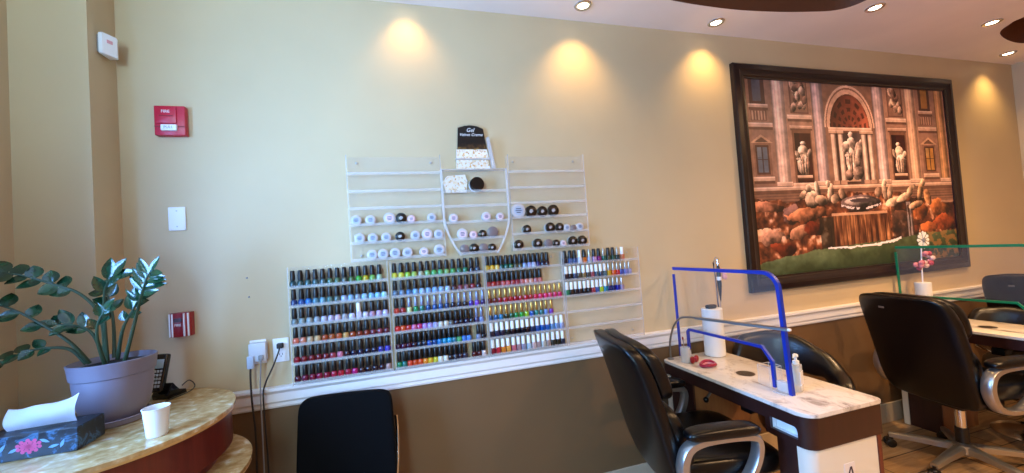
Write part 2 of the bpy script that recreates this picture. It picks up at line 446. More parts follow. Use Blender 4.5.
        mk = (np.abs(U-(u0+.055)) < .034*(V-.298)/.03) & (V > .298) & (V < .326); img[mk] = col('70503E')
        mould(u0+.01, u0+.1, .5, .52, 'C8A284')
    # niche bays
    for u0, s in ((.175, 1), (.655, -1)):
        rect(u0, u0+.115, 0, .56, 'A67C62')
        rect(u0+.018, u0+.102, .0, .172, '74503F'); rect(u0+.024, u0+.096, .0, .166, '8E6852')
        for k in range(15): blob(u0+.06+rng.uniform(-.028, .028), .082+rng.uniform(-.065, .065), .012, .026, ['D2AA8C', '8A6450', 'C49A7C'][k % 3], rng.uniform(-1, 1), .2)
        mould(u0+.002, u0+.114, .18, .2, 'D4AE90'); mould(u0+.008, u0+.11, .235, .25, 'C0987C')
        rect(u0+.016, u0+.104, .262, .54, '7C563F'); rect(u0+.024, u0+.098, .275, .535, '481C14'); rect(u0+.024, u0+.05, .275, .535, '2A0E0A', .6)
        statue(u0+.06, .42, .215, 'D8BA9E', s)
        mould(u0+.004, u0+.113, .535, .555, 'CFA688')
    # tall pilasters
    for a, b, c in ((.113, .172, 'DDB8A0'), (.293, .347, 'C0A6A2'), (.593, .652, 'C4A8A0'), (.768, .826, 'D8AC8A'), (.94, .99, 'C4925F')):
        column(a, b, 0, .55, c, 4); mould(a-.005, b+.005, .53, .55, 'C8A388')
    # centre arch with a coffered half dome
    rect(.347, .593, .0, .56, '8E6852')
    def arc(ru, rv): return (((U-.47)/ru)**2+((V-.24)/rv)**2 < 1) & (V < .24)
    mk = arc(.125, .235); img[mk] = col('D8B294')
    mk = arc(.118, .222); img[mk] = col('8A5E46')
    mk = arc(.113, .212); img[mk] = col('D0A484')
    mk = arc(.098, .186)
    rr_ = np.sqrt(((U-.47)/.098)**2+((V-.24)/.186)**2); aa = np.arctan2(.24-V, (U-.47)*1.45)
    shd = np.clip(.45+.5*(U-.38)/.18+.15*(V-.05)/.2, .3, 1.1); img[mk] = np.clip(col('A8583C')*shd[..., None], 0, 1)[mk]
    cof = mk & (np.sin(aa*13) > -.1) & (np.sin(rr_*26) > -.1); img[cof] *= .62
    mould(.362, .578, .238, .258, 'CFA688'); rect(.38, .56, .268, .55, '4A332C')
    mk = (U > .405) & (U < .535) & (V > .268) & (V < .55); shd = np.clip(.45+4.2*np.abs(U-.455), .3, 1.1); img[mk] = np.clip(col('8C7068')*shd[..., None], 0, 1)[mk]
    for a in (.368, .404, .52, .553): column(a, a+.025, .27, .55, 'DCBCA4', 3); mould(a-.005, a+.03, .256, .27, 'C49E80'); rect(a-.003, a+.028, .53, .55, 'B08A70')
    statue(.466, .405, .30, 'C8AE9C', 1); blob(.498, .40, .016, .10, 'C2A692', .3); blob(.437, .345, .018, .035, 'CDB19E', .6); blob(.49, .49, .03, .035, 'A88C7C', -.4); blob(.445, .50, .02, .03, 'A08070', .3)
    mould(0, 1, .553, .572, 'C8A184'); 
    mk = (V > .585) & (V < .66); img[mk] = (col('8A644E')*(1-.25*(np.sin(V*420) > .6))[..., None])[mk]
    img *= (.84+.32*n2)[..., None]*(.92+.16*n1)[..., None]
    # rocks
    edge = .60+.07*(n3-.5)*2+.08*np.abs(U-.5)
    rk = V > edge
    a = np.clip((n4*.5+n1*.3+n2*.4-.38)*2.3, 0, 1)**1.2
    rc = col('25110E')*(1-a[..., None])+col('C4703E')*a[..., None]
    hi = np.clip((n4+n2-1.18)*3.2, 0, 1)[..., None]; rc = rc*(1-hi)+col('F0C6A2')*hi
    img[rk] = rc[rk]
    for u, v, a_, b_, c, ro in ((.06, .655, .07, .032, 'C07A56', .05), (.16, .70, .04, .05, '8A6258', .3), (.23, .70, .10, .036, 'C97E52', -.03), (.07, .80, .075, .042, 'D89A74', .05), (.19, .79, .05, .034, 'D08E66', -.2), (.12, .87, .06, .035, '8A3A1E', .1),
                                (.26, .78, .05, .04, '6E2C18', 0), (.70, .74, .05, .03, 'B06A44', .2), (.80, .72, .06, .04, 'B8642E', -.3), (.90, .70, .06, .05, 'C8743A', .2), (.93, .80, .06, .05, 'A84E22', 0), (.84, .82, .05, .035, 'C86A30', .1), (.76, .83, .03, .03, '7A3A20', 0)):
        blob(u, v, a_, b_, c, ro, 1.1)
    # pale prancing animals and figures
    for u, v, a_, b_, c, ro in ((.255, .625, .03, .045, 'D9B695', .5), (.285, .575, .012, .045, 'E4C8AA', -.2), (.30, .63, .03, .026, 'CBA482', .2), (.245, .565, .014, .022, 'E0C0A0', .6), (.345, .59, .014, .05, 'DDB898', .2), (.335, .545, .01, .02, 'E4C8AA', 0), (.365, .625, .022, .024, 'CFA888', -.4), (.215, .60, .012, .03, 'CDA684', .8),
                                (.615, .59, .013, .05, 'DDB898', -.1), (.62, .545, .01, .02, 'E4C8AA', 0), (.645, .60, .014, .045, 'D4AC8A', .3), (.66, .655, .05, .024, 'E0B896', -.25), (.72, .63, .05, .02, 'E2BC98', -.35), (.76, .585, .03, .016, 'D8B08A', -.5), (.81, .60, .014, .06, 'E0AE7C', .35), (.83, .55, .013, .022, 'E6BC90', .2), (.85, .64, .02, .05, 'CE8E58', -.3), (.78, .68, .04, .02, 'D8A67A', -.2), (.58, .60, .016, .03, 'B89478', .3), (.40, .60, .016, .03, 'B89478', -.3)):
        blob(u, v, a_, b_, c, ro, .3)
    # basin, falls and water
    blob(.49, .655, .10, .045, '6A5654', 0, .15); blob(.49, .645, .08, .022, 'A89890', 0, .1); ell(.49, .64, .055, .011, '4A3E44')
    mk = (np.abs(V-.684-.02*((U-.49)/.1)**2*-1) < .006) & (np.abs(U-.49) < .10) & (n2 > .42); img[mk] = col('D8CCCC')
    mk = (U > .335+.02*(n4-.5)) & (U < .63+.02*(n4-.5)) & (V > .715) & (V < .90)
    fall = np.clip((nv-.3)*2.0, 0, 1)*(.5+.8*n4); img[mk] = np.clip(col('3A170C')*(1-fall[..., None])+col('C88A54')*fall[..., None], 0, 1)[mk]
    rect(.34, .62, .705, .718, 'E0B088', .75)
    mk = (U > .28) & (U < .345) & (V > .72) & (V < .90); img[mk] = img[mk]*.35+col('2E3024')*.5
    mk = (U > .64) & (U < .76) & (V > .70) & (V < .88); img[mk] = img[mk]*.45+col('3C3636')*.45
    mk = (np.abs(U-.735) < .012) & (V > .66) & (V < .86) & (nv > .42); img[mk] = img[mk]*.4+col('C8C4C8')*.6
    lim = np.interp(U, [0, .1, .22, .33, .65, .8, 1], [.935, .915, .895, .885, .865, .845, .84])+.02*(n4-.5)
    wt = V > lim
    q = np.clip((V-lim)/.12, 0, 1)[..., None]; kk = np.clip((n1-.3)*1.6+(n2-.5)*.6, 0, 1)[..., None]
    wcol = col('4A5A34')*(1-kk)+col('8CA676')*kk; wcol = wcol*(1-.65*q)+col('1E3218')*.65*q
    img[wt] = wcol[wt]
    mk = (np.abs(V-lim-.012*np.sin((U-.33)*9.5)-.004) < .007*(.4+n4)) & (U > .31) & (U < .68); img[mk] = col('F0E6E0')
    mk = (U > .8) & wt & (n2 > .55); img[mk] = img[mk]*.4+col('B87838')*.6
    img = np.clip((img-.46)*1.18+.45, 0, 1); gr = img.mean(-1, keepdims=True); img = (img*.80+gr*.20)*np.array([1.0, .95, .98])
    lin = np.where(img <= .04045, img/12.92, ((img+.055)/1.055)**2.4)*1.0
    x0, x1, z0, z1 = -hw+fw-.004, hw-fw+.004, fw-.004, hh-fw+.004
    xs = np.linspace(x0, x1, Wn+1); zs = np.linspace(z1, z0, Hn+1)
    vx, vz = np.meshgrid(xs, zs); co = np.stack([vx, np.full_like(vx, -.012), vz], -1).reshape(-1, 3)
    idx = np.arange((Wn+1)*(Hn+1)).reshape(Hn+1, Wn+1)
    q = np.stack([idx[1:, :-1], idx[1:, 1:], idx[:-1, 1:], idx[:-1, :-1]], -1).reshape(-1, 4)
    me = bpy.data.meshes.new('print')
    me.vertices.add(len(co)); me.vertices.foreach_set('co', co.ravel())
    me.loops.add(q.size); me.loops.foreach_set('vertex_index', q.ravel())
    me.polygons.add(len(q)); me.polygons.foreach_set('loop_start', np.arange(0, q.size, 4)); me.polygons.foreach_set('loop_total', np.full(len(q), 4))
    me.update(); 
    ca = me.color_attributes.new('picture', 'FLOAT_COLOR', 'CORNER')
    cc = np.concatenate([lin.reshape(-1, 3), np.ones((len(q), 1))], 1); ca.data.foreach_set('color', np.repeat(cc, 4, axis=0).ravel())
    m = mat('printed_canvas', 'FFFFFF', .5)
    at = N(m, 'ShaderNodeVertexColor'); at.layer_name = 'picture'; setcol(m, at.outputs['Color'])
    me.materials.append(m)
    o = bpy.data.objects.new('print', me); C.objects.link(o); o.parent = t
    bm = B(); box(bm, x0-.01, x1+.01, -.011, -.002, z0-.01, z1+.01); obj('backing_board', bm, m_dkwood, t, smooth=0)
picture()

# ------------------------------------------------------------------ small things on the left wall
def alarm():
    t = thing('fire_alarm_pull_station', 'pinkish red fire alarm pull station high on the tan wall', 'fire alarm', (-.953, 0, 2.071))
    bm = B(); box(bm, -.058, .058, -.032, .0005, 0, .133, bev=.004); obj('housing', bm, m_red, t)
    bm = B(); box(bm, -.05, .028, -.038, -.031, .052, .122, bev=.003); obj('cover', bm, m_red, t)
    bm = B(); box(bm, -.056, .056, -.034, -.031, .036, .042); obj('groove', bm, m_dkred, t)
    bm = B(); box(bm, -.03, .03, -.045, -.03, .018, .046, bev=.004); h = obj('handle', bm, m_whitepl, t)
    bm = text_bm('PULL', .016); bm.transform(Matrix.Translation((0, -.0455, .032)) @ FRONT); obj('lettering', bm, m_greypl, h)
    bm = text_bm('FIRE', .018); bm.transform(Matrix.Translation((-.012, -.0385, .105)) @ FRONT); obj('lettering', bm, m_whitepl, t)
    bm = B(); box(bm, -.036, .016, -.039, -.037, .084, .088); obj('mark', bm, m_dkred, t)
alarm()
def redbox():
    t = thing('alarm_sounder_box', 'small red and white striped alarm box on wall above the phone', 'alarm box', (-.948, 0, 1.178))
    out = [(-.042, .0005), (-.042, -.026), (-.03, -.036), (0, -.042), (.03, -.036), (.042, -.026), (.042, .0005)]
    obj('housing', prism(B(), out, 'z', 0, .104, bev=.002), m_dkred, t)
    for x, y in ((-.037, -.030), (-.024, -.038), (.020, -.0395), (.033, -.034)):
        bm = B(); box(bm, x-.0028, x+.0028, y-.0025, y+.004, .002, .102); obj('stripe', bm, m_whitepl, t)
    bm = text_bm('FIRE', .014); bm.transform(Matrix.Translation((-.002, -.0435, .052)) @ FRONT); obj('lettering', bm, m_whitepl, t)
    bm = B(); box(bm, -.017, .013, -.0428, -.038, .066, .082); obj('dark_panel', bm, mat('maroon_plastic', '4A0A14', .4), t)
redbox()
bm = B(); box(bm, -.033, .033, -.007, 0, 0, .106, bev=.003)
t = tag(obj('blank_wall_plate', bm, m_whitepl, None, (-.953, 0, 1.647)), 'blank white wall plate on the tan wall below the fire alarm', 'wall plate')
for z in (.018, .088):
    bm = B(); lathe(bm, [(.0032, 0), (.0032, .0012), (.001, .0016)], 10, Matrix.Translation((0, -.007, z)) @ FRONT); obj('screw', bm, m_silver, t)
t = thing('motion_sensor', 'white motion sensor high on the edge of the corner column', 'sensor', (-1.154, -.085, 2.385))
bm = B(); box(bm, -.0015, .006, -.03, .03, .008, .082, bev=.001, seg=1); obj('bracket', bm, m_greypl, t)
bm = B(); prism(bm, [(.0065, -.034), (.022, -.038), (.045, .010), (.040, .026), (.0065, .034)], 'z', 0, .09, bev=.004); obj('housing', bm, m_whitepl, t)
bm = B(); box(bm, -.010, .010, -.0015, .0015, .05, .064); bm.transform(Matrix.Translation((.0338, -.0145, 0)) @ Matrix.Rotation(math.atan2(.048, .023), 4, 'Z')); obj('indicator', bm, mat('faint_red_lens', 'D89AA0', .3), t)

def outlet(x, z, label):
    t = thing('wall_outlet', label, 'outlet', (x, 0, z), 0)
    bm = B(); box(bm, -.034, .034, -.006, 0, 0, .11, bev=.003); obj('plate', bm, m_whitepl, t)
    for zz in (.034, .076):
        bm = B(); prism(bm, rrect(-.017, .017, zz-.014, zz+.014, .008), 'y', -.008, -.005); s = obj('socket', bm, m_whitepl, t)
        bm = B()
        for q in (-.0065, .0065): box(bm, q-.0012, q+.0012, -.0084, -.0078, zz-.002, zz+.007)
        lathe(bm, [(.0024, 0), (.0024, .0005)], 8, Matrix.Translation((0, -.0079, zz-.007)) @ FRONT); obj('slots', bm, m_black, s)
    return t
outlet(-.66, 1.012, 'left wall outlet almost hidden under a bulky white plug adapter')
outlet(-.566, 1.008, 'right wall outlet beside the bottle rack, one plug in its top socket')
t = thing('plug_adapter', 'bulky white plug adapter covering the left wall outlet', 'adapter', (-.652, -.0095, 1.03))
bm = B(); box(bm, -.036, .034, -.036, 0, .0, .084, bev=.006); obj('housing', bm, mat('cool_white_plastic', 'CDD5E2', .4), t)
bm = B(); box(bm, -.040, -.012, -.050, -.0355, -.026, .03, bev=.005); obj('transformer', bm, mat('pale_blue_plastic', 'A9BBD4', .4), t)
bm = B(); box(bm, .006, .026, -.048, -.0355, .006, .03, bev=.004); obj('plug', bm, m_greypl, t)
bm = B(); tube(bm, spline([(-.678, -.053, 1.012), (-.68, -.055, .96), (-.676, -.062, .86), (-.672, -.05, .7), (-.68, -.045, .45), (-.70, -.045, .2), (-.70, -.06, .006), (-.66, -.12, .006)], 8), .0042, 8)
tag(obj('power_cord', bm, m_cord), 'thick dark cord hanging from the left side of the plug adapter', 'cord', 'cords hanging below the outlets')
bm = B(); tube(bm, spline([(-.637, -.050, 1.04), (-.638, -.055, 1.0), (-.642, -.06, .9), (-.645, -.05, .75), (-.648, -.045, .4), (-.655, -.045, .1), (-.64, -.08, .005), (-.58, -.12, .005)], 8), .0032, 8)
tag(obj('power_cord', bm, m_greypl), 'thin grey cord hanging straight down from the right side of the adapter', 'cord', 'cords hanging below the outlets')
bm = B(); box(bm, -.578, -.552, -.032, -.0092, 1.074, 1.098, bev=.004)
tube(bm, spline([(-.565, -.03, 1.084), (-.568, -.04, 1.06), (-.59, -.052, 1.0), (-.622, -.056, .93), (-.634, -.052, .86), (-.63, -.045, .6), (-.625, -.045, .25), (-.61, -.06, .0045), (-.55, -.10, .0045)], 8), .0036, 8)
tag(obj('power_cord', bm, m_cord), 'dark cord curving down leftward from the plug in the right outlet', 'cord', 'cords hanging below the outlets')

# ------------------------------------------------------------------ acrylic wall racks
def dep_box(bm, x0, x1, z0, z1, y0, y1, m=0): return box(bm, x0, x1, y0, y1, z0, z1)
def rack(label, x0, x1, z0, z1, shelves, depth=.055):
    t = thing('acrylic_wall_rack', label, 'rack', ((x0+x1)/2, 0, z0), 0, 'clear acrylic wall racks')
    h = (x1-x0)/2; Z = z1-z0
    bm = B(); box(bm, -h+.004, h-.004, -.005, -.0015, 0, Z); obj('back_panel', bm, m_acr, t, smooth=0)
    for s in (-1, 1):
        bm = B(); box(bm, s*h-.002*(s+1), s*h+.002*(1-s), -depth, -.0015, 0, Z); obj('side_panel', bm, m_acr, t, smooth=0)
        bm = B(); box(bm, s*h-.002*(s+1), s*h+.002*(1-s), -depth-.002, -depth, 0, Z); obj('side_edge', bm, m_acr_edge, t, smooth=0)
    for z in shelves:
        bm = B(); box(bm, -h+.004, h-.004, -depth, -.005, z-z0-.004, z-z0)
        sh = obj('shelf', bm, m_acr, t, smooth=0)
        bm = B(); box(bm, -h+.004, h-.004, -depth-.003, -depth, z-z0-.005, z-z0+.009); obj('shelf_lip', bm, m_lip, sh, smooth=0)
    for sx in (-1, 1):
        for zz in (Z-.03, .03):
            bm = B(); lathe(bm, [(.006, 0), (.006, .002), (.003, .004)], 12, Matrix.Translation((sx*(h-.045), -.005, zz)) @ FRONT); obj('screw', bm, m_silver, t)
    return t
SH = [1.352, 1.264, 1.175, 1.086, .998, .910]
rack('far-left lower clear acrylic rack packed with six rows of black-capped polish', -.512, -.066, .901, 1.447, SH)
rack('centre-left lower clear acrylic rack, polish bottles right above the chair rail', -.056, .418, .901, 1.439, SH)
rack('centre-right lower clear acrylic rack with gold-capped and white-capped polish rows', .424, .866, .901, 1.433, SH)
rack('far-right lower clear acrylic rack with only its top three shelves filled', .872, 1.356, .901, 1.424, SH)
SU = [1.885, 1.797, 1.712, 1.632, 1.543, 1.459]
SUL = [z-.004 for z in SU]
rack('upper left clear acrylic rack with three rows of pale round jars', -.232, .226, 1.449, 1.976, SUL)
rack('upper right clear acrylic rack holding mostly black-lidded jars', .588, 1.044, 1.449, 1.978, SUL)

# ------------------------------------------------------------------ nail polish bottles
ROW = ['top', 'second', 'third', 'fourth', 'fifth', 'bottom']
ORD = ['first', 'second', 'third', 'fourth', 'fifth', 'sixth', 'seventh', 'eighth', 'ninth', 'tenth', 'eleventh', 'twelfth', 'thirteenth', 'fourteenth', 'fifteenth', 'sixteenth', 'seventeenth']
def colour_word(h):
    import colorsys
    r, g, b = (int(h[i:i+2], 16)/255 for i in (0, 2, 4)); H_, L, S = colorsys.rgb_to_hls(r, g, b); H_ *= 360
    if L < .12: return 'near-black'
    if S < .13: return 'dark grey' if L < .35 else 'grey' if L < .65 else 'off-white'
    if L > .86: return 'off-white'
    nm = 'red' if H_ < 12 or H_ >= 345 else 'orange' if H_ < 38 else 'yellow' if H_ < 66 else 'green' if H_ < 160 else 'teal' if H_ < 195 else 'blue' if H_ < 248 else 'purple' if H_ < 295 else 'pink'
    if nm == 'orange' and L < .4: nm = 'brown'
    if nm == 'red' and L > .6: nm = 'pink'
    return ('dark ' if L < .28 else 'pale ' if L > .68 else '')+nm
def me_lathe(name, prof, m, n=14):
    return meshof(name, lathe(B(), prof, n), m, 40)
m_any = mat('polish_base', '808080', .12)
b_round = me_lathe('bottle_round', [(.010, 0), (.0135, .002), (.0149, .008), (.0146, .019), (.013, .026), (.0085, .030), (.006, .032)], m_any)
c_black = me_lathe('cap_tapered', [(.0112, .0312), (.0117, .033), (.0108, .056), (.0094, .075), (.0075, .0785)], m_black)
b_square = meshof('bottle_square', prism(B(), rrect(-.0115, .0115, -.0115, .0115, .003, 3), 'z', 0, .034, bev=.0025), m_any, 40)
c_white = me_lathe('cap_straight', [(.0092, .0345), (.0096, .036), (.0092, .074), (.0084, .0765)], m_whitepl)
b_tall = me_lathe('bottle_slim', [(.0115, 0), (.0128, .002), (.0128, .023), (.011, .029), (.006, .031)], m_any)
c_tall = me_lathe('cap_slim', [(.0066, .0315), (.0072, .033), (.0056, .076), (.004, .079)], m_silver)
m_gold = mat('gold_cap_metal', 'C8A052', .25, .8)
m_bluesteel = mat('steel_blue_cap', '8A96B8', .28, .6)
STY = {'k': (b_round, c_black, m_black, 'black cap'), 'w': (b_square, c_white, m_whitepl, 'white cap'), 'g': (b_tall, c_tall, m_gold, 'slim gold cap'), 's': (b_tall, c_tall, m_bluesteel, 'slim silver cap'),
       'S': (b_square, c_tall, m_silver, 'slim steel cap'), 'K': (b_square, c_black, m_black, 'black cap')}
PM = {}
def pmat(h):
    if h not in PM:
        m = mat('polish_'+h, tuple(.72*q for q in hexc(h)), .12, coat=.3); PM[h] = m
    return PM[h]
nb = 0; ncount = 0
def shelf_row(rk, x0, pitch, row, cols, styles, gaps=()):
    """cols: hex list; styles: one letter per bottle; gaps: {index: extra pitch}"""
    global ncount
    x = x0; gaps = dict(gaps); zz = SH[row]
    for i, h in enumerate(cols):
        x += gaps.get(i, 0)*pitch
        bme, cme, cm, cw = STY[styles[i] if i < len(styles) else styles[-1]]
        o = bpy.data.objects.new('nail_polish_bottle', bme); C.objects.link(o)
        o.material_slots[0].link = 'OBJECT'; o.material_slots[0].material = pmat(h)
        o.location = (x+random.uniform(-.0008, .0008), -.034+random.uniform(-.003, .003), zz+.0004); o.rotation_euler = (0, 0, random.uniform(0, .3))
        n = len(cols); pos = 'leftmost' if i == 0 else 'rightmost' if i == n-1 else ORD[i]+' from left'
        tag(o, f"{colour_word(h)} polish bottle, {cw}, {pos}, {ROW[row]} row, {rk} lower rack", 'nail polish', f'polish bottles, {ROW[row]} row of the {rk} lower rack')
        c = bpy.data.objects.new('cap', cme); C.objects.link(c); c.parent = o
        c.material_slots[0].link = 'OBJECT'; c.material_slots[0].material = cm
        x += pitch; ncount += 1
def H6(s): return s.split()
R = 'far-left'; P0 = .0312; X0 = -.494
shelf_row(R, X0, .0322, 0, H6('1f4a50 28504f 33605f 3f6468 4a666a 4a6a50 4d6a4a 41504a 4a6a40 3fa03a c8b020 6fae50 a8c8a8'), 'k')
shelf_row(R, X0, P0, 1, H6('1c3f7a 1f4f96 2a78c8 5a8a9a 6a9ab0 56807a 5a6a60 a8b8d8 8fb8e0 8f9aa8 a0c8e8 8ac0e8 90c8e8 b0e0f0'), 'k')
shelf_row(R, X0, P0, 2, H6('7a8a8c 90a0a0 9aa8a8 a0a8b0 c0c0d8 c8b8d8 d8b8c8 b0a8a8 d0d0f0 e0d8f0 d8d0e8 b890a8 d0b0d0 d0c8f0'), 'kkkkkkkkkwkkkk')
shelf_row(R, X0, P0, 3, H6('e07860 d88870 c8b090 d8b080 b05030 b05a30 c05830 d0a060 a04828 803020 8a3020 702838 803040 602030'), 'k')
shelf_row(R, X0, P0, 4, H6('a02030 801828 78202a 701c28 781c28 a04050 d07890 301828 181838 202040 181830 1a1a34 3a3a90 4038b0'), 'k')
shelf_row(R, X0, P0, 5, H6('501030 701038 801838 901840 901838 b02040 b82038 a01838 c02070 301020 281020 281828 301828 c09890'), 'k')
R = 'centre-left'; X0 = -.036
shelf_row(R, X0, .0326, 0, H6('d8d040 d8d850 98c840 a8c858 a8a888 80b870 50a858 58b070 88b068 4a9a50 2a6a48 2a7a58 101828 203048'), 'k')
shelf_row(R, X0, .0326, 1, H6('607890 7088a0 4a78a8 88b8e0 a0c0e8 88b0e0 90b8e8 98b8e0 b0c8e8 402030 803848 805060 902838 301020'), 'k')
shelf_row(R, X0, .0315, 2, H6('c84030 a82828 d8e0a0 109050 1a7868 1a4a80 185090 1858a0 183868 181830 202038 181020 5030a0 8040c0 302060'), 'kks')
shelf_row(R, X0, .0268, 3, H6('d83030 e05828 c02828 d070a0 c83070 b080c8 a898d8 b0b0e0 d0d0c8 d8d0c0 606060 201830 201828 201834 181828 7848b8 8838a8')[:15]+H6('403060 8090c0'), 'kkkkkkkkkkkkkkkss')
shelf_row(R, X0, .0254, 4, H6('381030 401038 401030 301828 182838 182038 2850a0 184880 2078b8 2090c0 1898c8 307080 50a060 4880d8 5a90e0 8088a0 181018'), 'k', {15: 1.0})
shelf_row(R, X0, .0254, 5, H6('108050 107068 d84028 d84818 e05020 e88828 e0b020 d0c840 e8e8d8 e8e8e0 282028 383848 302030 403848 501820 501c20 d8c8c8'), 'k', {14: .9})
R = 'centre-right'; X0 = .442
shelf_row(R, X0, .0262, 0, H6('d8a830 e0a820 e0c060 1a5048 1a6050 206848 484838 504830 8098c8 a0a8d8 b0b8d8 202870 181838 402028'), 'k')
shelf_row(R, X0, .0266, 1, H6('a83038 b02828 982828 b84848 c85058 a03038 a83848 c86868 d89088 d8a090 b87078 d07870'), 'k')
shelf_row(R, X0, .0288, 2, H6('601018 701018 a01028 b01028 b81028 a80828 b01030 c01030 b82030 d81848 e02060 e83070 e04878 d82060 d01860'), 'g')
shelf_row(R, X0, .0288, 3, H6('184070 185890 1878a8 202818 105838 108840 20a030 a0d020 2858a8 208880 307070 7898d8 8030a0'), 'g')
shelf_row(R, X0, .0287, 4, H6('101838 102048 10183a 101018 181020 101018 101020 201018 183058 1850a0 1858b0 2060b0 6898d0 88a8d8 a8b0d8'), 'w')
shelf_row(R, X0, .0287, 5, H6('801030 c02038 e08028 e8a048 c06878 b08890 9898b0 b8d0e0 d0b8b8 b09898 d0d0c8 b8a098 383830 383020 303040'), 'w')
R = 'far-right'; X0 = .892
shelf_row(R, X0, .0305, 0, H6('182038 4868a0 3858a0 e8e8f0 d87020 b8c0d8 c8a0d0 902878 206858 384838 305848 204048 d07850'), 'KKKwKSKKSKKSw')
shelf_row(R, X0, .0272, 1, H6('101838 101018 384868 504838 907850 404848 a05060 506070 405068 507080 d8a820 d85818 d02828 4858b0 8088d0 a0a0d0'), 'wwwwwwwwwwSSSSSS')
shelf_row(R, X0, .0268, 2, H6('108060 101018 181020 181018 101018 202028 a03848 3858a0 b0d030 2090b0 182870 181870 2828a0 a898c0'), 'wwwwwwwwwwSSSS')
print('bottles', ncount)

# ------------------------------------------------------------------ jars on the upper racks
m_lidw = mat('white_jar_lid', 'C2BBBB', .35); m_lidb = mat('black_jar_lid', '0A0A0C', .22); m_lidp = mat('pink_jar_lid', 'D8B4B8', .3); m_lidg = mat('grey_jar_lid', '75696A', .3)
m_lab = mat('jar_label_grey', 'A9B2C2', .5); m_labp = mat('jar_label_pink', 'E0C2CC', .5); m_ink = mat('label_ink', '4A4F62', .5)
def jar_parts(key, lid, label):
    body = meshof('jar', lathe(B(), [(.80, 1.35), (.9, 1.3), (.92, .45), (.86, .40)], 20, FRONT), m_jar, 40)
    cap = meshof('lid', lathe(B(), [(.94, .42), (1, .36), (1, .04), (.94, 0)], 24, FRONT), lid, 40)
    bm = lathe(B(), [(.66, .0), (.66, -.012)], 20, FRONT)
    lb = meshof('label', bm, label, 40)
    bm = B()
    for z, wd in ((.28, .36), (.02, .44), (-.24, .3)): box(bm, -wd, wd, .010, .016, z-.07, z+.07)
    tx = meshof('label_print', bm, m_ink, 0)
    return body, cap, lb, tx
# lathe axis points to -Y after FRONT: z>0 maps to -Y, so flip so that the lid faces the room
def flip(me):
    me.transform(Matrix.Scale(-1, 4, (0, 1, 0))); me.flip_normals(); return me
JK = {k: [flip(q) for q in jar_parts(k, a, b)] for k, a, b in (('w', m_lidw, m_lab), ('p', m_lidw, m_labp), ('b', m_lidb, m_lidb), ('P', m_lidp, m_labp), ('g', m_lidg, m_lidg))}
JW = {'w': 'white-lidded jar, grey label', 'p': 'white-lidded jar, pink label', 'b': 'black-lidded jar', 'P': 'small pink-lidded jar', 'g': 'small grey-lidded jar'}
def jar(x, zshelf, r, k, label, grp):
    body, cap, lb, tx = JK[k]
    t = bpy.data.objects.new('jar', body); C.objects.link(t); t.scale = (r, .030, r)
    t.location = (x, -.052, zshelf+r+.0004)
    t['label'] = label; t['category'] = 'jar'; t['group'] = grp
    c = bpy.data.objects.new('lid', cap); C.objects.link(c); c.parent = t
    if k != 'b' and k != 'g':
        l = bpy.data.objects.new('label', lb); C.objects.link(l); l.parent = c
        q = bpy.data.objects.new('label_print', tx); C.objects.link(q); q.parent = c
    elif k == 'b':
        bm = None
        q = bpy.data.objects.new('label_mark', JM); C.objects.link(q); q.parent = c
bm = B(); box(bm, -.34, .34, .012, .018, -.05, .1); box(bm, -.2, .24, .012, .018, .16, .3); box(bm, -.22, .1, .012, .018, -.26, -.12)
bm.transform(Matrix.Scale(-1, 4, (0, 1, 0))); JM = meshof('label_mark', bm, m_lidw, 0)
def jar_row(rk, rowname, zshelf, items):
    for i, (x, d, k) in enumerate(items):
        n = len(items); pos = 'leftmost' if i == 0 else 'rightmost' if i == n-1 else ORD[i]+' from left'
        jar(x, zshelf, d/2, k, f"{JW[k]}, {pos} in {rowname} jar row of {rk} rack", f'jars on the {rk} rack')
jar_row('upper left', 'top', SUL[3], [(-.2, .05, 'w'), (-.133, .048, 'w'), (-.043, .057, 'p'), (.013, .054, 'b'), (.063, .040, 'P'), (.165, .046, 'w')])
jar_row('upper left', 'middle', SUL[4], [(-.188, .050, 'w'), (-.127, .047, 'w'), (-.064, .047, 'w'), (.003, .048, 'b'), (.078, .049, 'w'), (.137, .055, 'p'), (.195, .049, 'w')])
jar_row('upper left', 'bottom', SUL[5], [(-.134, .050, 'w'), (-.083, .051, 'w'), (-.026, .052, 'w'), (.034, .050, 'w'), (.115, .046, 'p'), (.193, .056, 'w')])
jar_row('upper right', 'top', SUL[3], [(.633, .079, 'w'), (.706, .066, 'b'), (.772, .060, 'b'), (.838, .066, 'b')])
jar_row('upper right', 'middle', SUL[4], [(.675, .049, 'b'), (.813, .056, 'b'), (.869, .051, 'b'), (.914, .042, 'w'), (.953, .036, 'g'), (.994, .045, 'w')])
jar_row('upper right', 'bottom', SUL[5], [(.622, .054, 'b'), (.732, .054, 'b'), (.796, .047, 'g'), (.842, .042, 'b'), (.884, .037, 'p'), (.944, .055, 'b'), (1.003, .056, 'b')])

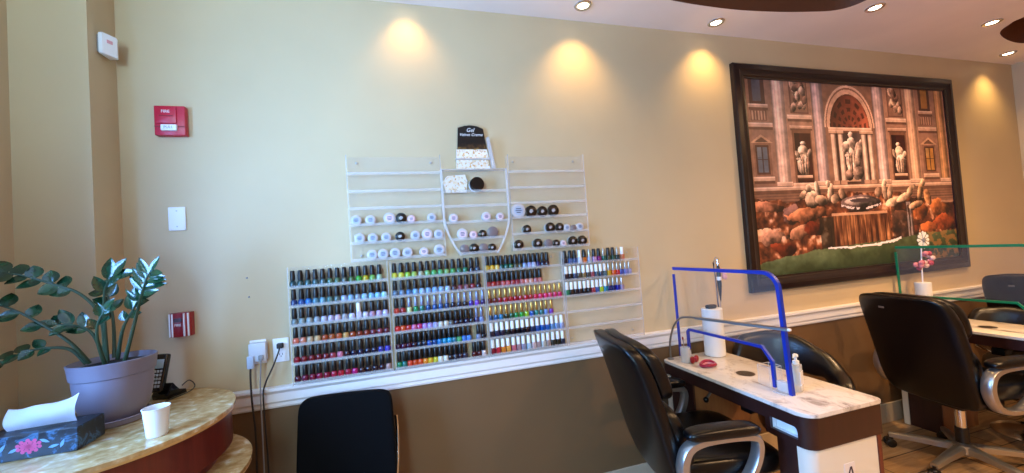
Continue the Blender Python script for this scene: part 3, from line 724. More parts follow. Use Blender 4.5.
# bottle-shaped centre rack: body, cap, shelves
def centre_rack():
    t = thing('bottle_shaped_rack', 'tall clear acrylic rack shaped like a bottle between the upper racks', 'rack', (.40, 0, 1.446))
    def sidex(z):   # half outline of the bottle body, right side, offset from the middle
        if z > .20: return .179-.0*z
        s = (.20-z)/.20; return .179-.078*s**1.7
    ol = [(sidex(z), z) for z in [i*.455/24 for i in range(25)]]
    outline = ol+[(-x, z) for x, z in reversed(ol)]
    obj('back_panel', prism(B(), outline, 'y', -.005, -.0015), m_acr, t, smooth=0)
    for s in (-1, 1):
        bm = B(); pr = [(-1, -.05), (1, -.05), (1, .05), (-1, .05)]
        strip = [(s*x, z) for x, z in ol]; inner = [(s*(x-.004), z) for x, z in ol]
        prism(bm, strip+inner[::-1], 'y', -.06, -.0055); obj('side_panel', bm, m_acr, t, smooth=0)
        bm = B(); prism(bm, [(s*(x+.001), z) for x, z in ol]+[(s*(x-.010), z) for x, z in ol][::-1], 'y', -.064, -.0602); obj('side_edge', bm, m_acr_edge, t, smooth=0)
    for z in (.008, .083, .172, .256, .334):
        hx = sidex(z)-.0045
        bm = B(); box(bm, -hx, hx, -.06, -.0055, z-.004, z); sh = obj('shelf', bm, m_acr, t, smooth=0)
        bm = B(); box(bm, -hx, hx, -.0635, -.0602, z-.005, z+.009); obj('shelf_lip', bm, m_lip, sh, smooth=0)
    bm = B(); box(bm, -.17, .179, -.06, -.0055, .451, .455); sh = obj('top_board', bm, m_acr_edge, t, smooth=0)
    # cap section
    cap = [(-.094, .458), (.112, .458), (.092, .57), (.074, .69), (.04, .706), (.006, .711), (-.03, .708), (-.068, .698), (-.082, .57)]
    obj('cap_panel', prism(B(), cap, 'y', -.012, -.0055), m_acr, t, smooth=0)
    ms = mat('black_sign', '0A0809', .3)
    _n = noise(ms, 60, 5)
    tc = N(ms, 'ShaderNodeTexCoord'); sp = N(ms, 'ShaderNodeSeparateXYZ'); ms.node_tree.links.new(tc.outputs['Object'], sp.inputs[0])
    mr = N(ms, 'ShaderNodeMapRange'); mr.inputs['From Min'].default_value = .64; mr.inputs['From Max'].default_value = .575; ms.node_tree.links.new(sp.outputs['Z'], mr.inputs['Value'])
    mm = N(ms, 'ShaderNodeMath', operation='MULTIPLY'); ms.node_tree.links.new(mr.outputs[0], mm.inputs[0]); ms.node_tree.links.new(_n, mm.inputs[1])
    setcol(ms, ramp(ms, mm.outputs[0], [(.3, '0A0809'), (.52, '4A3018'), (.7, 'A07C40')]))
    sg = obj('sign', prism(B(), [(-.075, .571), (.087, .571), (.073, .683), (.04, .697), (.004, .702), (-.03, .698), (-.066, .687)], 'y', -.016, -.0125), ms, t, smooth=0)
    for s_, sz, zz, xx in (('Gel', .030, .674, .0), ('Velvet Creme', .0225, .649, .004)):
        bm = text_bm(s_, sz, .3); bm.transform(Matrix.Translation((xx, -.0168, zz)) @ FRONT); obj('lettering', bm, m_whitepl, sg)
    mg = mat('gold_glitter_film', 'F3D9A0', .3, .35)
    v = N(mg, 'ShaderNodeTexVoronoi'); v.inputs['Scale'].default_value = 130; mg.node_tree.links.new(coords(mg), v.inputs['Vector'])
    setcol(mg, ramp(mg, v.outputs['Color'], [(.3, 'FFFFFF'), (.68, 'FBF0D4'), (.9, 'D8A648')]))  # near-white stops put the film's bright reflection into its colour
    bump(mg, v.outputs['Color'], .8, .01)
    for a, b, w0, w1 in ((.458, .513, .088, .084), (.516, .569, .084, .080)):
        obj('glitter_panel', prism(B(), [(-w0, a), (w0+.012, a), (w1+.006, b), (-w1, b)], 'y', -.016, -.0125), mg, t, smooth=0)
    bm = B(); box(bm, -.09, .108, -.045, -.0125, .512, .5155); obj('cap_shelf', bm, m_acr_edge, t, smooth=0)
    for s in (-1,):
        pass
    bm = B(); prism(bm, [(.108, .46), (.122, .46), (.096, .63), (.086, .63)], 'y', -.05, -.0125); obj('cap_side_panel', bm, m_acr_edge, t, smooth=0)
    return mg
mg = centre_rack()
# gold sheet lying behind the big jar
bm = B(); prism(bm, [(-.085, .001), (.024, .001), (.032, .06), (.022, .098), (-.075, .092), (-.10, .062)], 'y', -.003, 0)
tag(obj('gold_glitter_sheet', bm, mg, None, (.335, -.014, 1.78)), 'crumpled gold glitter sheet standing behind the large black-lidded jar', 'foil sheet')
Zc = 1.446
def bigjar():
    t = thing('cream_tub', 'large white tub with big black lid in the bottle-shaped rack', 'tub', (.412, -.034, Zc+.3345))
    T = Matrix.Translation((0, .0275, .0385)) @ Matrix.Diagonal((1, .76, 1, 1))
    bm = B(); lathe(bm, [(.030, 0), (.0375, .004), (.0375, .035), (.034, .038)], 28, T @ FRONT); obj('tub_body', bm, m_whitepl, t)
    bm = B(); lathe(bm, [(.0365, .0385), (.0385, .041), (.0385, .066), (.036, .069)], 28, T @ FRONT); obj('lid', bm, m_lidb, t)
bigjar()
Rk = 'bottle-shaped'
jar_row(Rk, 'top', Zc+.172, [(.277, .049, 'p'), (.452, .051, 'p'), (.528, .044, 'p')])
jar_row(Rk, 'middle', Zc+.083, [(.318, .057, 'p'), (.376, .042, 'P'), (.425, .045, 'b'), (.481, .060, 'g')])
jar_row(Rk, 'bottom', Zc+.008, [(.324, .048, 'g'), (.375, .050, 'b'), (.426, .048, 'g'), (.472, .044, 'b')])

# ------------------------------------------------------------------ round two-tier table and what stands on it
def arc_disc(cx, cy, r, xmin):
    out = []
    a0 = math.acos(max(-1, min(1, (xmin-cx)/r)))
    for i in range(73):
        a = -a0+2*a0*i/72; x_, y_ = cx+r*math.cos(a), cy+r*math.sin(a)
        if x_ < -1.152 and y_ > -.169:
            if out and out[-1][1] > -.169: out.append((-1.152, out[-1][1])); out.append((-1.152, -.169))
            y_ = -.169
        out.append((x_, y_))
    return out
TX, TY = -1.03, -.40
t = thing('round_reception_table', 'two-tier round reception table with amber stone top and red-brown apron', 'table', (0, 0, 0))
xm = XL+.006
obj('tabletop', prism(B(), arc_disc(TX+.006, TY, .384, xm), 'z', .937, .95, bev=.002), [m_granite], t)
obj('edge_band', prism(B(), arc_disc(TX+.006, TY, .382, xm), 'z', .929, .937), m_edge, t)
obj('apron', prism(B(), arc_disc(TX+.006, TY, .370, xm), 'z', .80, .929), m_mahog, t)
obj('lower_tier', prism(B(), arc_disc(TX+.012, TY-.042, .438, xm), 'z', .737, .75, bev=.002), m_granite, t)
obj('lower_edge_band', prism(B(), arc_disc(TX+.012, TY-.042, .436, xm), 'z', .729, .737), m_edge, t)
obj('riser', prism(B(), arc_disc(TX, TY, .33, xm), 'z', .75, .80), m_mahog, t)
obj('lower_apron', prism(B(), arc_disc(TX-.01, TY-.02, .36, xm), 'z', .0, .729), m_mahog, t)
ZT = .95

def planter():
    t = thing('plant_pot', 'large lavender-grey plastic plant pot with saucer on the round table', 'plant pot', (-1.006, -.345, ZT))
    bm = B(); lathe(bm, [(.080, .0005), (.092, .003), (.098, .022), (.095, .024), (.088, .012), (.05, .010)], 40); obj('saucer', bm, m_pot, t)
    bm = B(); lathe(bm, [(.066, .0125), (.078, .022), (.092, .052), (.100, .09), (.1055, .14), (.107, .166), (.112, .169), (.117, .214), (.1185, .219), (.115, .221), (.110, .216), (.104, .185)], 48, cap=False)
    lathe(bm, [(.0, .0125), (.066, .0125)], 48, cap=False)
    obj('pot_body', bm, m_pot, t)
    bm = B(); lathe(bm, [(.105, .188), (.1055, .200), (.07, .205), (.02, .208), (.001, .209)], 40); obj('soil', bm, m_soil, t)
planter()
# leafy plant with arching stems: each stem a list of points, then leaves on both sides
def leaf_bm(bm, base, direction, side_up, L, Wd, droop=.0):
    d = Vector(direction).normalized(); up = Vector(side_up); s = d.cross(up).normalized(); up = s.cross(d).normalized()
    n = 7; rows = []
    for i in range(n+1):
        q = i/n; wq = Wd*math.sin(PI*min(1, q**.8))**.8 if 0 < q < 1 else .0006
        c = Vector(base)+d*(L*q)+up*(-droop*q*q*L)
        cu = .18*wq
        rows.append([c+s*wq+up*cu, c+s*wq*.5+up*cu*.25, c-up*.0008, c-s*wq*.5+up*cu*.25, c-s*wq+up*cu])
    top = [[bm.verts.new(p) for p in r] for r in rows]; bot = [[bm.verts.new(p-up*.0012) for p in r] for r in rows]
    for i in range(n):
        for k in range(4):
            bm.faces.new((top[i][k], top[i][k+1], top[i+1][k+1], top[i+1][k])); bm.faces.new((bot[i][k], bot[i+1][k], bot[i+1][k+1], bot[i][k+1]))
        for k in (0, 4): bm.faces.new((top[i][k], top[i+1][k], bot[i+1][k], bot[i][k]))
    bm.faces.new([q for q in top[0]]+[q for q in reversed(bot[0])]); bm.faces.new([q for q in top[-1]]+[q for q in reversed(bot[-1])])
PLX = Vector((-1.025, -.352, ZT+.2))
def plant():
    t = thing('leafy_plant', 'dark glossy plant with arching stems of paired leaves, growing in lavender-grey pot', 'plant', (-1.025, -.352, ZT+.205))
    o = Vector(t.location)
    stems = [      # path, where leaves start, leaf count, length, half width, facing, spread
        ([(-1.066, -.36, 1.165), (-1.10, -.385, 1.245), (-1.16, -.40, 1.315), (-1.235, -.41, 1.38), (-1.31, -.41, 1.412)], .48, 6, .058, .023, (.1, -.8, .55), 1.1),
        ([(-1.02, -.363, 1.165), (-1.022, -.372, 1.319), (-1.068, -.385, 1.408), (-1.145, -.395, 1.455), (-1.23, -.40, 1.492), (-1.315, -.40, 1.50)], .45, 13, .060, .023, (.0, -.75, .65), .9),
        ([(-1.075, -.36, 1.165), (-1.108, -.375, 1.222), (-1.16, -.39, 1.238), (-1.215, -.40, 1.232), (-1.27, -.40, 1.21)], .42, 7, .050, .018, (.1, -.7, .7), .8),
        ([(-1.015, -.362, 1.165), (-1.013, -.372, 1.318), (-1.004, -.38, 1.417), (-.975, -.39, 1.465)], .6, 4, .082, .020, (.1, -.85, .4), .5),
        ([(-.955, -.38, 1.165), (-.918, -.392, 1.286), (-.886, -.405, 1.392), (-.868, -.412, 1.440), (-.852, -.42, 1.468)], .42, 10, .074, .0125, (-.1, -.9, .3), 1.25),
        ([(-.998, -.34, 1.165), (-.973, -.35, 1.273), (-.935, -.36, 1.341), (-.908, -.37, 1.39)], .4, 6, .060, .017, (-.1, -.85, .4), .8),
        ([(-1.03, -.345, 1.165), (-1.052, -.36, 1.261), (-1.084, -.37, 1.298), (-1.134, -.385, 1.313)], .45, 6, .064, .018, (0, -.8, .6), .8),
        ([(-1.0, -.40, 1.165), (-1.0, -.43, 1.25), (-.985, -.45, 1.31), (-.96, -.46, 1.35)], .5, 4, .055, .017, (0, -.8, .6), .8),
        ([(-1.03, -.30, 1.165), (-1.04, -.28, 1.28), (-1.06, -.26, 1.37), (-1.09, -.25, 1.42)], .4, 6, .060, .019, (0, -.8, .6), .8),
    ]
    for si, (pts, start, nl, L, Wd, face, spread) in enumerate(stems):
        path = [p-o for p in spline(pts, 10)]
        r = [.0068*(1-.72*i/(len(path)-1)) for i in range(len(path))]
        st = obj('stem', tube(B(), path, r, 8), m_stem, t)
        for k in range(nl):
            q = start+(1-start)*(k+.5)/nl; i = min(int(q*(len(path)-1)), len(path)-2)
            tan = (path[i+1]-path[i]).normalized(); f = Vector(face)
            side = tan.cross(f).normalized()*(1 if k % 2 else -1)
            d = side*spread+tan*.75+f*random.uniform(-.15, .45)
            l = L*random.uniform(.82, 1.12)*(1.0-.25*abs(2*(k/nl)-.9))
            bm = B(); leaf_bm(bm, path[i]+d.normalized()*.003, d, f+Vector((random.uniform(-.3, .3), 0, random.uniform(-.2, .3))), l, Wd*random.uniform(.85, 1.1), random.uniform(.05, .2))
            obj('leaf', bm, m_leaf, st, smooth=60)
        bm = B(); leaf_bm(bm, path[-1], path[-1]-path[-3], Vector(face), L*.9, Wd*.85, .1); obj('leaf', bm, m_leaf, st, smooth=60)
plant()
def tissue_box():
    t = thing('tissue_box', 'black floral tissue box with a white tissue pulled up', 'tissue box', (-1.078, -.524, ZT), math.radians(1))
    m = mat('black_floral_card', '0C0F16', .35)
    c = coords(m); n_ = noise(m, 26, 5, c, .6, .8)
    setcol(m, ramp(m, n_, [(.44, '07090E'), (.55, '101C2A'), (.62, '3A6688'), (.70, '0A0F18')]))
    bm = B(); box(bm, -.118, .116, -.067, .050, .0005, .07, bev=.002, seg=1); b_ = obj('carton', bm, m, t)
    # rose print
    fl = B()
    for k in range(3):
        for j in range(6+k*2):
            a = 2*PI*j/(6+2*k)+k*.5; rr = .004+.0065*k
            lathe(fl, [(.0052, 0), (.0052, .0004)], 9, Matrix.Translation((.004+rr*1.5*math.cos(a), -.0672-.0003*(3-k), .036+rr*math.sin(a))) @ FRONT)
    obj('rose_print', fl, mat('pink_rose_ink', 'C84A78', .5), b_)
    fl = B()
    for (x, z, a) in ((-.03, .03, .4), (.04, .045, -.5), (-.055, .04, 1.0), (.06, .026, .2), (.08, .03, 1.2), (-.085, .028, -.4)):
        prism(fl, [(x+math.cos(a)*u*.013-math.sin(a)*v*.004, z+math.sin(a)*u*.013+math.cos(a)*v*.004) for u, v in ((-1, 0), (-.3, 1), (.4, .8), (1, 0), (.4, -.8), (-.3, -1))], 'y', -.0676, -.067)
    obj('leaf_print', fl, mat('pale_blue_ink', '6E9CC0', .5), b_)
    fl = B(); prism(fl, [(.07*math.cos(2*PI*i/30), .034*math.sin(2*PI*i/30)) for i in range(30)], 'z', .0702, .0706); obj('slot', fl, m_black, b_)
    # tissue: folded sheet
    bm = B(); nx, nz = 26, 9; g = []
    for j in range(nz+1):
        row = []
        for i in range(nx+1):
            u = i/nx; v = j/nz
            hgt = .062+.004*math.sin(u*2.2)-.004*math.sin(u*9)+.026*max(0, (u-.6)/.4)**1.4
            x = -.092+.172*u+.012*(v-.5)*(1 if u > .5 else -1); z = .068+hgt*v
            y = .012*math.sin(u*7+v*2)*v*.5+.016*(v-.3)*math.cos(u*4)-.028*math.sin(PI*min(1, v*1.0))*.6
            row.append(bm.verts.new((x, y, z)))
        g.append(row)
    for j in range(nz):
        for i in range(nx): bm.faces.new((g[j][i], g[j][i+1], g[j+1][i+1], g[j+1][i]))
    bmesh.ops.solidify(bm, geom=bm.faces[:], thickness=.0012)
    obj('tissue', bm, m_tissue, t, smooth=70)
tissue_box()
t = thing('paper_cup', 'small white paper cup near the front edge of the round table', 'cup', (-.776, -.566, ZT))
bm = B(); lathe(bm, [(.0255, .0005), (.0265, .003), (.0345, .088)], 36, cap=False); lathe(bm, [(.0335, .088), (.0258, .008), (.001, .008)], 36, cap=False); obj('cup_wall', bm, m_paper, t, smooth=60)
bm = B(); tube(bm, [(.035*math.cos(2*PI*i/36), .035*math.sin(2*PI*i/36), .088) for i in range(36)], .0016, 8, True); obj('rolled_rim', bm, m_paper, t, smooth=60)
def phone():
    t = thing('phone_cradle', 'black cordless phone charging base behind the plant pot', 'phone', (-.955, -.115, ZT), math.radians(-20))
    bm = B(); prism(bm, [(-.055, .0005), (.05, .0005), (.055, .02), (.03, .07), (.02, .075), (-.01, .028), (-.05, .022)], 'y', -.045, .045, bev=.004)
    bm.transform(Matrix.Rotation(-PI/2, 4, 'Z') @ Matrix.Scale(.8, 4)); obj('base', bm, m_blackgl, t)
    bm = B(); box(bm, .004, .030, -.046, -.041, .026, .042, bev=.001); bm.transform(Matrix.Translation((0, .026, 0))); obj('button_panel', bm, m_greypl, t)
    t2 = thing('cordless_handset', 'black cordless phone handset standing in its charging base', 'phone', (-.975, -.163, ZT+.034), math.radians(-14))
    R_ = Matrix.Rotation(math.radians(-16), 4, 'X')
    bm = B(); box(bm, -.024, .024, -.013, .013, 0, .150, bev=.008, seg=3); bm.transform(R_); h = obj('handset_body', bm, m_blackgl, t2)
    bm = B(); box(bm, -.017, .017, -.0142, -.012, .092, .128, bev=.001); bm.transform(R_); obj('screen', bm, mat('pale_lcd', 'A8C4D8', .2), t2)
    for r_ in range(5):
        for c_ in range(3):
            bm = B(); box(bm, -.0165+c_*.012, -.0075+c_*.012, -.0148, -.012, .018+r_*.0145, .028+r_*.0145, bev=.001, seg=1); bm.transform(R_); obj('key', bm, mat('lit_key', 'B8C8D8', .4), t2)  # keys share one even pale blue-grey
    bm = B(); tube(bm, spline([(-.925, -.085, ZT+.03), (-.905, -.07, ZT+.045), (-.885, -.07, ZT+.02), (-.895, -.10, ZT+.004), (-.93, -.20, ZT+.004)], 8), .0022, 8)
    bm.transform((Matrix.Translation(t.location) @ Matrix.Rotation(t.rotation_euler.z, 4, 'Z')).inverted()); obj('cord', bm, m_cord, t)
phone()

# ------------------------------------------------------------------ nail desks
def desk(ox, label, logo=True):
    t = thing('manicure_desk', label, 'desk', (ox, 0, 0), 0, 'manicure desks against the wall')
    x0, x1, y0, y1 = 0, .405, -.93, -.045
    out = rrect(x0, x1, y0, y1, [.02, .03, .055, .02], 8)
    obj('tabletop', prism(B(), out, 'z', .726, .742, bev=.003), m_marble, t)
    ins = rrect(x0+.008, x1-.008, y0+.008, y1-.01, [.015, .025, .07, .015], 8)
    # apron with a slot cut in its near left side
    ap = B()
    sec = rrect(x0+.008, x1-.008, y0+.008, y0+.30, [0, 0, .07, .012], 8)
    zl, zh = .60, .7255
    # lip ring: build side wall as quads, leave the slot open
    pts = rrect(x0+.008, x1-.008, y0+.008, y1-.01, [.004, .004, .045, .012], 8)
    n = len(pts)
    def strip(bm, pa, pb, a, b):
        vs = [bm.verts.new((pa[0], pa[1], a)), bm.verts.new((pb[0], pb[1], a)), bm.verts.new((pb[0], pb[1], b)), bm.verts.new((pa[0], pa[1], b))]; bm.faces.new(vs)
    box(ap, x0+.008, x0+.022, y0+.205, y1-.01, .662, zh)                  # left long rail
    box(ap, x0+.008, x0+.022, y0+.182, y0+.205, zl, zh)
    box(ap, x0+.008, x0+.022, y0+.053, y0+.182, .674, zh); box(ap, x0+.008, x0+.022, y0+.053, y0+.182, zl, .626)
    prism(ap, [(y0+.053, .626), (y0+.053, .674), (y0+.072, .674), (y0+.064, .668), (y0+.060, .655), (y0+.060, .626)], 'x', x0+.008, x0+.022)
    arc = [p for p in pts if p[0] < x0+.054 and p[1] < y0+.054]
    inn = [(p[0]+.014*(x0+.053-p[0])/.045, p[1]+.014*(y0+.053-p[1])/.045) for p in arc]
    prism(ap, arc+inn[::-1], 'z', zl, zh)
    box(ap, x0+.053, x1-.008, y0+.008, y0+.022, zl, zh); box(ap, x1-.022, x1-.008, y0+.022, y1-.01, zl, zh); box(ap, x0+.022, x1-.022, y1-.024, y1-.01, zl, zh)
    obj('apron', ap, m_dkwood, t, smooth=30)
    bm = B(); box(bm, x0+.0225, x0+.16, y0+.056, y0+.20, .612, .622); box(bm, x0+.05, x0+.058, y0+.056, y0+.20, .622, .70); box(bm, x0+.0225, x0+.10, y0+.190, y0+.20, .622, .70)
    obj('cubby', bm, mat('white_cubby_lining', 'F2F5FA', .4), t, smooth=0)
    # near pedestal: cream wrap-round front, dark flanks
    fr = rrect(x0+.022, x1-.03, y0+.022, y0+.30, [0, 0, .062, 0], 8)
    bm = B(); prism(bm, rrect(x0+.016, x1-.034, y0+.016, y0+.075, [0, 0, .042, 0], 8), 'z', .0, .599); pf = obj('front_panel', bm, m_cream, t)
    bm = B(); box(bm, x1-.033, x1-.012, y0+.013, y0+.165, 0, .599); obj('side_panel', bm, m_mahog, t)
    bm = B(); box(bm, x0+.020, x1-.034, y0+.076, y0+.165, 0, .599); obj('pedestal', bm, m_dkwood, t, smooth=0)
    if logo:
        bm = B(); prism(bm, rrect(.178, .236, .012, .092, .004), 'y', y0+.0145, y0+.0159); bm.transform(Matrix.Translation((0, 0, .425))); lg = obj('logo_sticker', bm, mat('sticker_white', 'E6DEDC', .5), pf)
        bm = B()
        prism(bm, [(.186, .455), (.192, .455), (.212, .496), (.220, .455), (.227, .455), (.217, .502), (.208, .502)], 'y', y0+.0133, y0+.0144)
        prism(bm, [(.198, .468), (.222, .472), (.222, .475), (.198, .471)], 'y', y0+.0131, y0+.0144)
        obj('logo_mark', bm, mat('logo_ink', '3A2C40', .5), lg)
    # far pedestal
    bm = B(); box(bm, x0+.03, x1-.012, -.27, -.092, 0, .654); obj('far_pedestal', bm, m_brwood, t, smooth=0)
    bm = B(); box(bm, x0+.018, x0+.0295, -.272, -.092, 0, .654); obj('far_side_panel', bm, m_dkwood, t, smooth=0)
    bm = B(); box(bm, x0+.012, x1-.012, -.0915, -.058, 0, .654); obj('back_panel', bm, m_cream, t, smooth=0)
    # vent
    bm = B(); lathe(bm, [(.040, .7422), (.044, .7428), (.044, .7434), (.040, .7436)], 28, Matrix.Translation((.195, -.455, 0)), cap=False); lathe(bm, [(.0405, .7422), (.0405, .7432)], 28, Matrix.Translation((.195, -.455, 0)))
    mv = mat('vent_grille', '6E625A', .45, .5)
    v = obj('vent_grille', bm, mv, t)
    bm = B()
    for k in range(-4, 5): 
        hw = math.sqrt(max(0, .038**2-(k*.008)**2)); box(bm, .195+k*.008-.0015, .195+k*.008+.0015, -.455-hw, -.455+hw, .7433, .7437)
    obj('vent_slots', bm, m_black, v, smooth=0)
    # hinged support lever and power box under the top
    bm = B(); tube(bm, [(.15, -.30, .655), (.075, -.305, .585)], .007, 10); lv = obj('lever', bm, m_steel, t)
    bm = B(); superel(bm, (.07, -.305, .578), (.015, .015, .015), 1, 1, 16, 10); obj('lever_knob', bm, m_black, lv)
    bm = B(); box(bm, .10, .19, -.56, -.50, .59, .635, bev=.006); bm2 = tube(bm, [(.12, -.53, .64), (.12, -.53, .726)], .004, 6); obj('power_box', bm, m_black, t)
    return t
desk(1.468, 'marble-topped dark brown manicure desk with cream front panel, left of two')
desk(3.445, 'pale-topped manicure desk at right, behind the green-edged shield', False)

def shield(ox, mtrim, label, colour):
    t = thing('sneeze_shield', label, 'shield', (ox, 0, .7425), 0, 'edge-trimmed desk shields')
    ya, yb, zt = -.045, -.755, .532
    r = .075
    outer = [(ya, 0), (ya, zt)]
    for k in range(9):
        a = PI/2+PI/2*k/8; outer.append((yb+.02+r+r*math.cos(a), zt-r+r*math.sin(a)))
    outer += [(yb, 0)]
    ia, ib, zi = -.125, -.675, .176
    inner = [(ib, 0), (ib+.003, zi-.05), (ib+.05, zi+.006), (ia-.012, zi), (ia, zi-.012), (ia, 0)]
    obj('sheet', prism(B(), outer+inner, 'x', -.0022, .0022), m_shield, t, smooth=0)
    sq = [(-1, -1), (1, -1), (1, 1), (-1, 1)]
    bm = B(); tube(bm, [(0, ya, .0), (0, ya+.006, zt-.035)], .0058, prof=sq, up=(1, 0, 0)); obj('edge_trim', bm, mtrim, t, smooth=0)
    top = [(0, ya+.005, zt)]+[(0, y, z) for y, z in outer[2:]]
    bm = B(); tube(bm, top, .0085, prof=sq, up=(1, 0, 0)); obj('edge_trim', bm, mtrim, t, smooth=0)
    bm = B(); tube(bm, [(0, y, z) for y, z in [(ib, 0.01)]+inner[1:-1]+[(ia, .06)]], .0068, prof=sq, up=(1, 0, 0)); obj('edge_trim', bm, mtrim, t, smooth=0)
    for y in (-.72, -.10):
        bm = B(); box(bm, -.035, .035, y-.028, y+.028, .0003, .006, bev=.001, seg=1); box(bm, -.012, -.004, y-.026, y+.026, .006, .05); box(bm, .004, .012, y-.026, y+.026, .006, .05)
        obj('foot', bm, m_acr_edge, t, smooth=0)
shield(1.603, m_blue, 'clear desk shield edged in blue, standing on the left manicure desk', 'blue')
shield(3.572, m_green, 'clear desk shield edged in green, standing on the right manicure desk', 'green')
ZD = .7425
# towel roll
def roll(x, y):
    t = thing('paper_towel_roll', 'tall white paper towel roll at the back of left desk', 'paper roll', (x, y, ZD))
    bm = B(); lathe(bm, [(.055, .0005), (.058, .003), (.058, .277), (.055, .28), (.022, .28), (.022, .262)], 36, cap=False); lathe(bm, [(.022, .262), (.001, .262)], 36, cap=False); lathe(bm, [(.001, .0005), (.055, .0005)], 36, cap=False); obj('roll', bm, m_paper, t)
    bm = B(); lathe(bm, [(.0215, .2625), (.0215, .281), (.0195, .281), (.0195, .2625)], 20, cap=False); obj('cardboard_core', bm, mat('cardboard', '8A6A48', .8), t)
roll(1.785, -.125)
bm = B(); superel(bm, (1.772, -.135, ZD+.2925), (.035, .016, .012), .5, .5, 16, 10)
tag(obj('black_clip', bm, m_black), 'black clip lying on top of the paper towel roll', 'clip')
# drill handpiece on its stand
def drill():
    t = thing('drill_stand', 'thin dark stand holding a nail drill behind the towel roll', 'stand', (1.868, -.085, ZD))
    bm = B(); lathe(bm, [(.03, .0005), (.03, .006), (.006, .012)], 20); obj('stand_base', bm, m_black, t)
    bm = B(); tube(bm, spline([(0, 0, .01), (.004, 0, .2), (.004, .0, .36), (-.004, .0, .52), (-.012, -.004, .55)], 6), .0042, 8); obj('stand_rod', bm, m_black, t)
    bm = B(); tube(bm, [(-.012, -.004, .55), (-.012, -.02, .565), (-.012, -.03, .56), (-.012, -.034, .545)], .003, 8); obj('hook', bm, m_chrome, t)
    d = thing('nail_drill', 'slim black nail drill handpiece hanging above the towel roll', 'nail drill', (1.855, -.128, 1.085))
    bm = B(); lathe(bm, [(.002, -.03), (.0035, -.02), (.005, .0), (.009, .03), (.0125, .07), (.013, .13), (.0105, .17), (.007, .19)], 20); obj('handpiece', bm, m_black, d)
    bm = B(); lathe(bm, [(.007, .1905), (.007, .22), (.004, .232)], 14); obj('chuck', bm, m_chrome, d)
    bm = B(); lathe(bm, [(.0136, .10), (.0136, .122)], 20); obj('label', bm, m_whitepl, d)
    bm = B(); tube(bm, spline([(-.002, -.0, -.032), (-.012, .0, -.08), (-.03, -.004, .06), (-.032, -.004, .16), (-.02, -.002, .235), (0, 0, .236)], 8), .0022, 6); obj('cord', bm, m_greypl, d)
    bm = B()
    for k, (x, z) in enumerate(((.03, .155), (.042, .135), (.05, .115), (.036, .12))): superel(bm, (x, -.0, z), (.012, .008, .016), 1, 1, 10, 8)
    tube(bm, [(.008, 0, .185), (.03, 0, .16)], .002, 6)
    obj('charm', bm, mat('pale_pink_plush', 'D8A8B8', .8), d)
drill()
# lamp with a thin arched arm
def lamp():
    t = thing('arched_desk_lamp', 'slim grey lamp arm arching over the left manicure desk', 'lamp', (1.508, -.075, ZD))
    bm = B(); lathe(bm, [(.018, .0005), (.018, .006), (.006, .012)], 20); obj('base', bm, m_steel, t)
    bm = B(); tube(bm, spline([(0, 0, .008), (-.004, -.01, .10), (-.012, -.06, .20), (-.034, -.15, .268), (-.046, -.235, .290), (-.040, -.30, .293)], 8), .0055, 8); obj('gooseneck', bm, m_steel, t)
    bm = B(); tube(bm, [(-.042, -.29, .293), (.012, -.50, .293), (.068, -.708, .293)], 1, prof=[(.005, -.013), (.005, .013), (-.005, .013), (-.005, -.013)], up=(0, 0, 1)); obj('light_bar', bm, m_steel, t, smooth=0)
    bm = B(); box(bm, .061, .074, -.722, -.7085, .288, .299, bev=.002); obj('end_cap', bm, m_whitepl, t)
lamp()
def pump():
    t = thing('pump_bottle', 'clear pump bottle with white pump on the left manicure desk', 'pump bottle', (1.672, -.728, ZD), .4)
    bm = B(); prism(bm, rrect(-.026, .026, -.018, .018, .014, 5), 'z', .0005, .118, bev=.005); obj('bottle', bm, m_jar, t)
    bm = B(); prism(bm, rrect(-.020, .020, -.0186, .0186, .002, 2), 'z', .03, .09); obj('label', bm, mat('pale_label', 'DAD8DC', .5), t)
    bm = B(); lathe(bm, [(.013, .119), (.013, .134), (.006, .137), (.005, .15), (.011, .152), (.011, .160), (.007, .164)], 18); tube(bm, spline([(0, 0, .158), (-.02, 0, .16), (-.032, 0, .152)], 5), .004, 8); obj('pump_head', bm, m_whitepl, t)
pump()
def holder():
    t = thing('acrylic_box', 'open clear acrylic box beside the pump bottle on the desk', 'box', (1.628, -.630, ZD))
    a, h = .033, .095
    bm = B(); box(bm, -a, a, -a, a, .0004, .004)
    for q in ((-a, -a+.003, -a, a), (a-.003, a, -a, a), (-a+.003, a-.003, -a, -a+.003), (-a+.003, a-.003, a-.003, a)): box(bm, *q, .004, h)
    obj('box_wall', bm, m_acr, t, smooth=0)
    bm = B(); tube(bm, [(-a, -a, h), (a, -a, h), (a, a, h), (-a, a, h)], .0016, 6, True)
    for sx in (-1, 1):
        for sy in (-1, 1): tube(bm, [(sx*a, sy*a, .001), (sx*a, sy*a, h)], .0013, 6)
    obj('bright_edge', bm, m_acr_edge, t, smooth=0)
holder()
def tray():
    t = thing('clear_tool_cup', 'clear cup with a red-tipped tool at back left of desk', 'cup', (1.545, -.16, ZD))
    bm = B(); lathe(bm, [(.026, .0005), (.027, .003), (.027, .085)], 24, cap=False); lathe(bm, [(.0255, .085), (.0255, .006), (.001, .006)], 24, cap=False); lathe(bm, [(.001, .0005), (.026, .0005)], 24, cap=False)
    obj('cup_wall', bm, m_acr_edge, t)
    s = thing('nail_file_tool', 'thin red-tipped nail tool standing in the clear cup', 'nail tool', (1.545, -.16, ZD+.0065))
    bm = B(); tube(bm, [(.0, 0, .001), (-.012, -.004, .125)], .0028, 8); obj('shaft', bm, m_greypl, s)
    bm = B(); tube(bm, [(-.012, -.004, .125), (-.0135, -.0045, .14)], .0045, 8); obj('tip', bm, m_dkred, s)
tray()
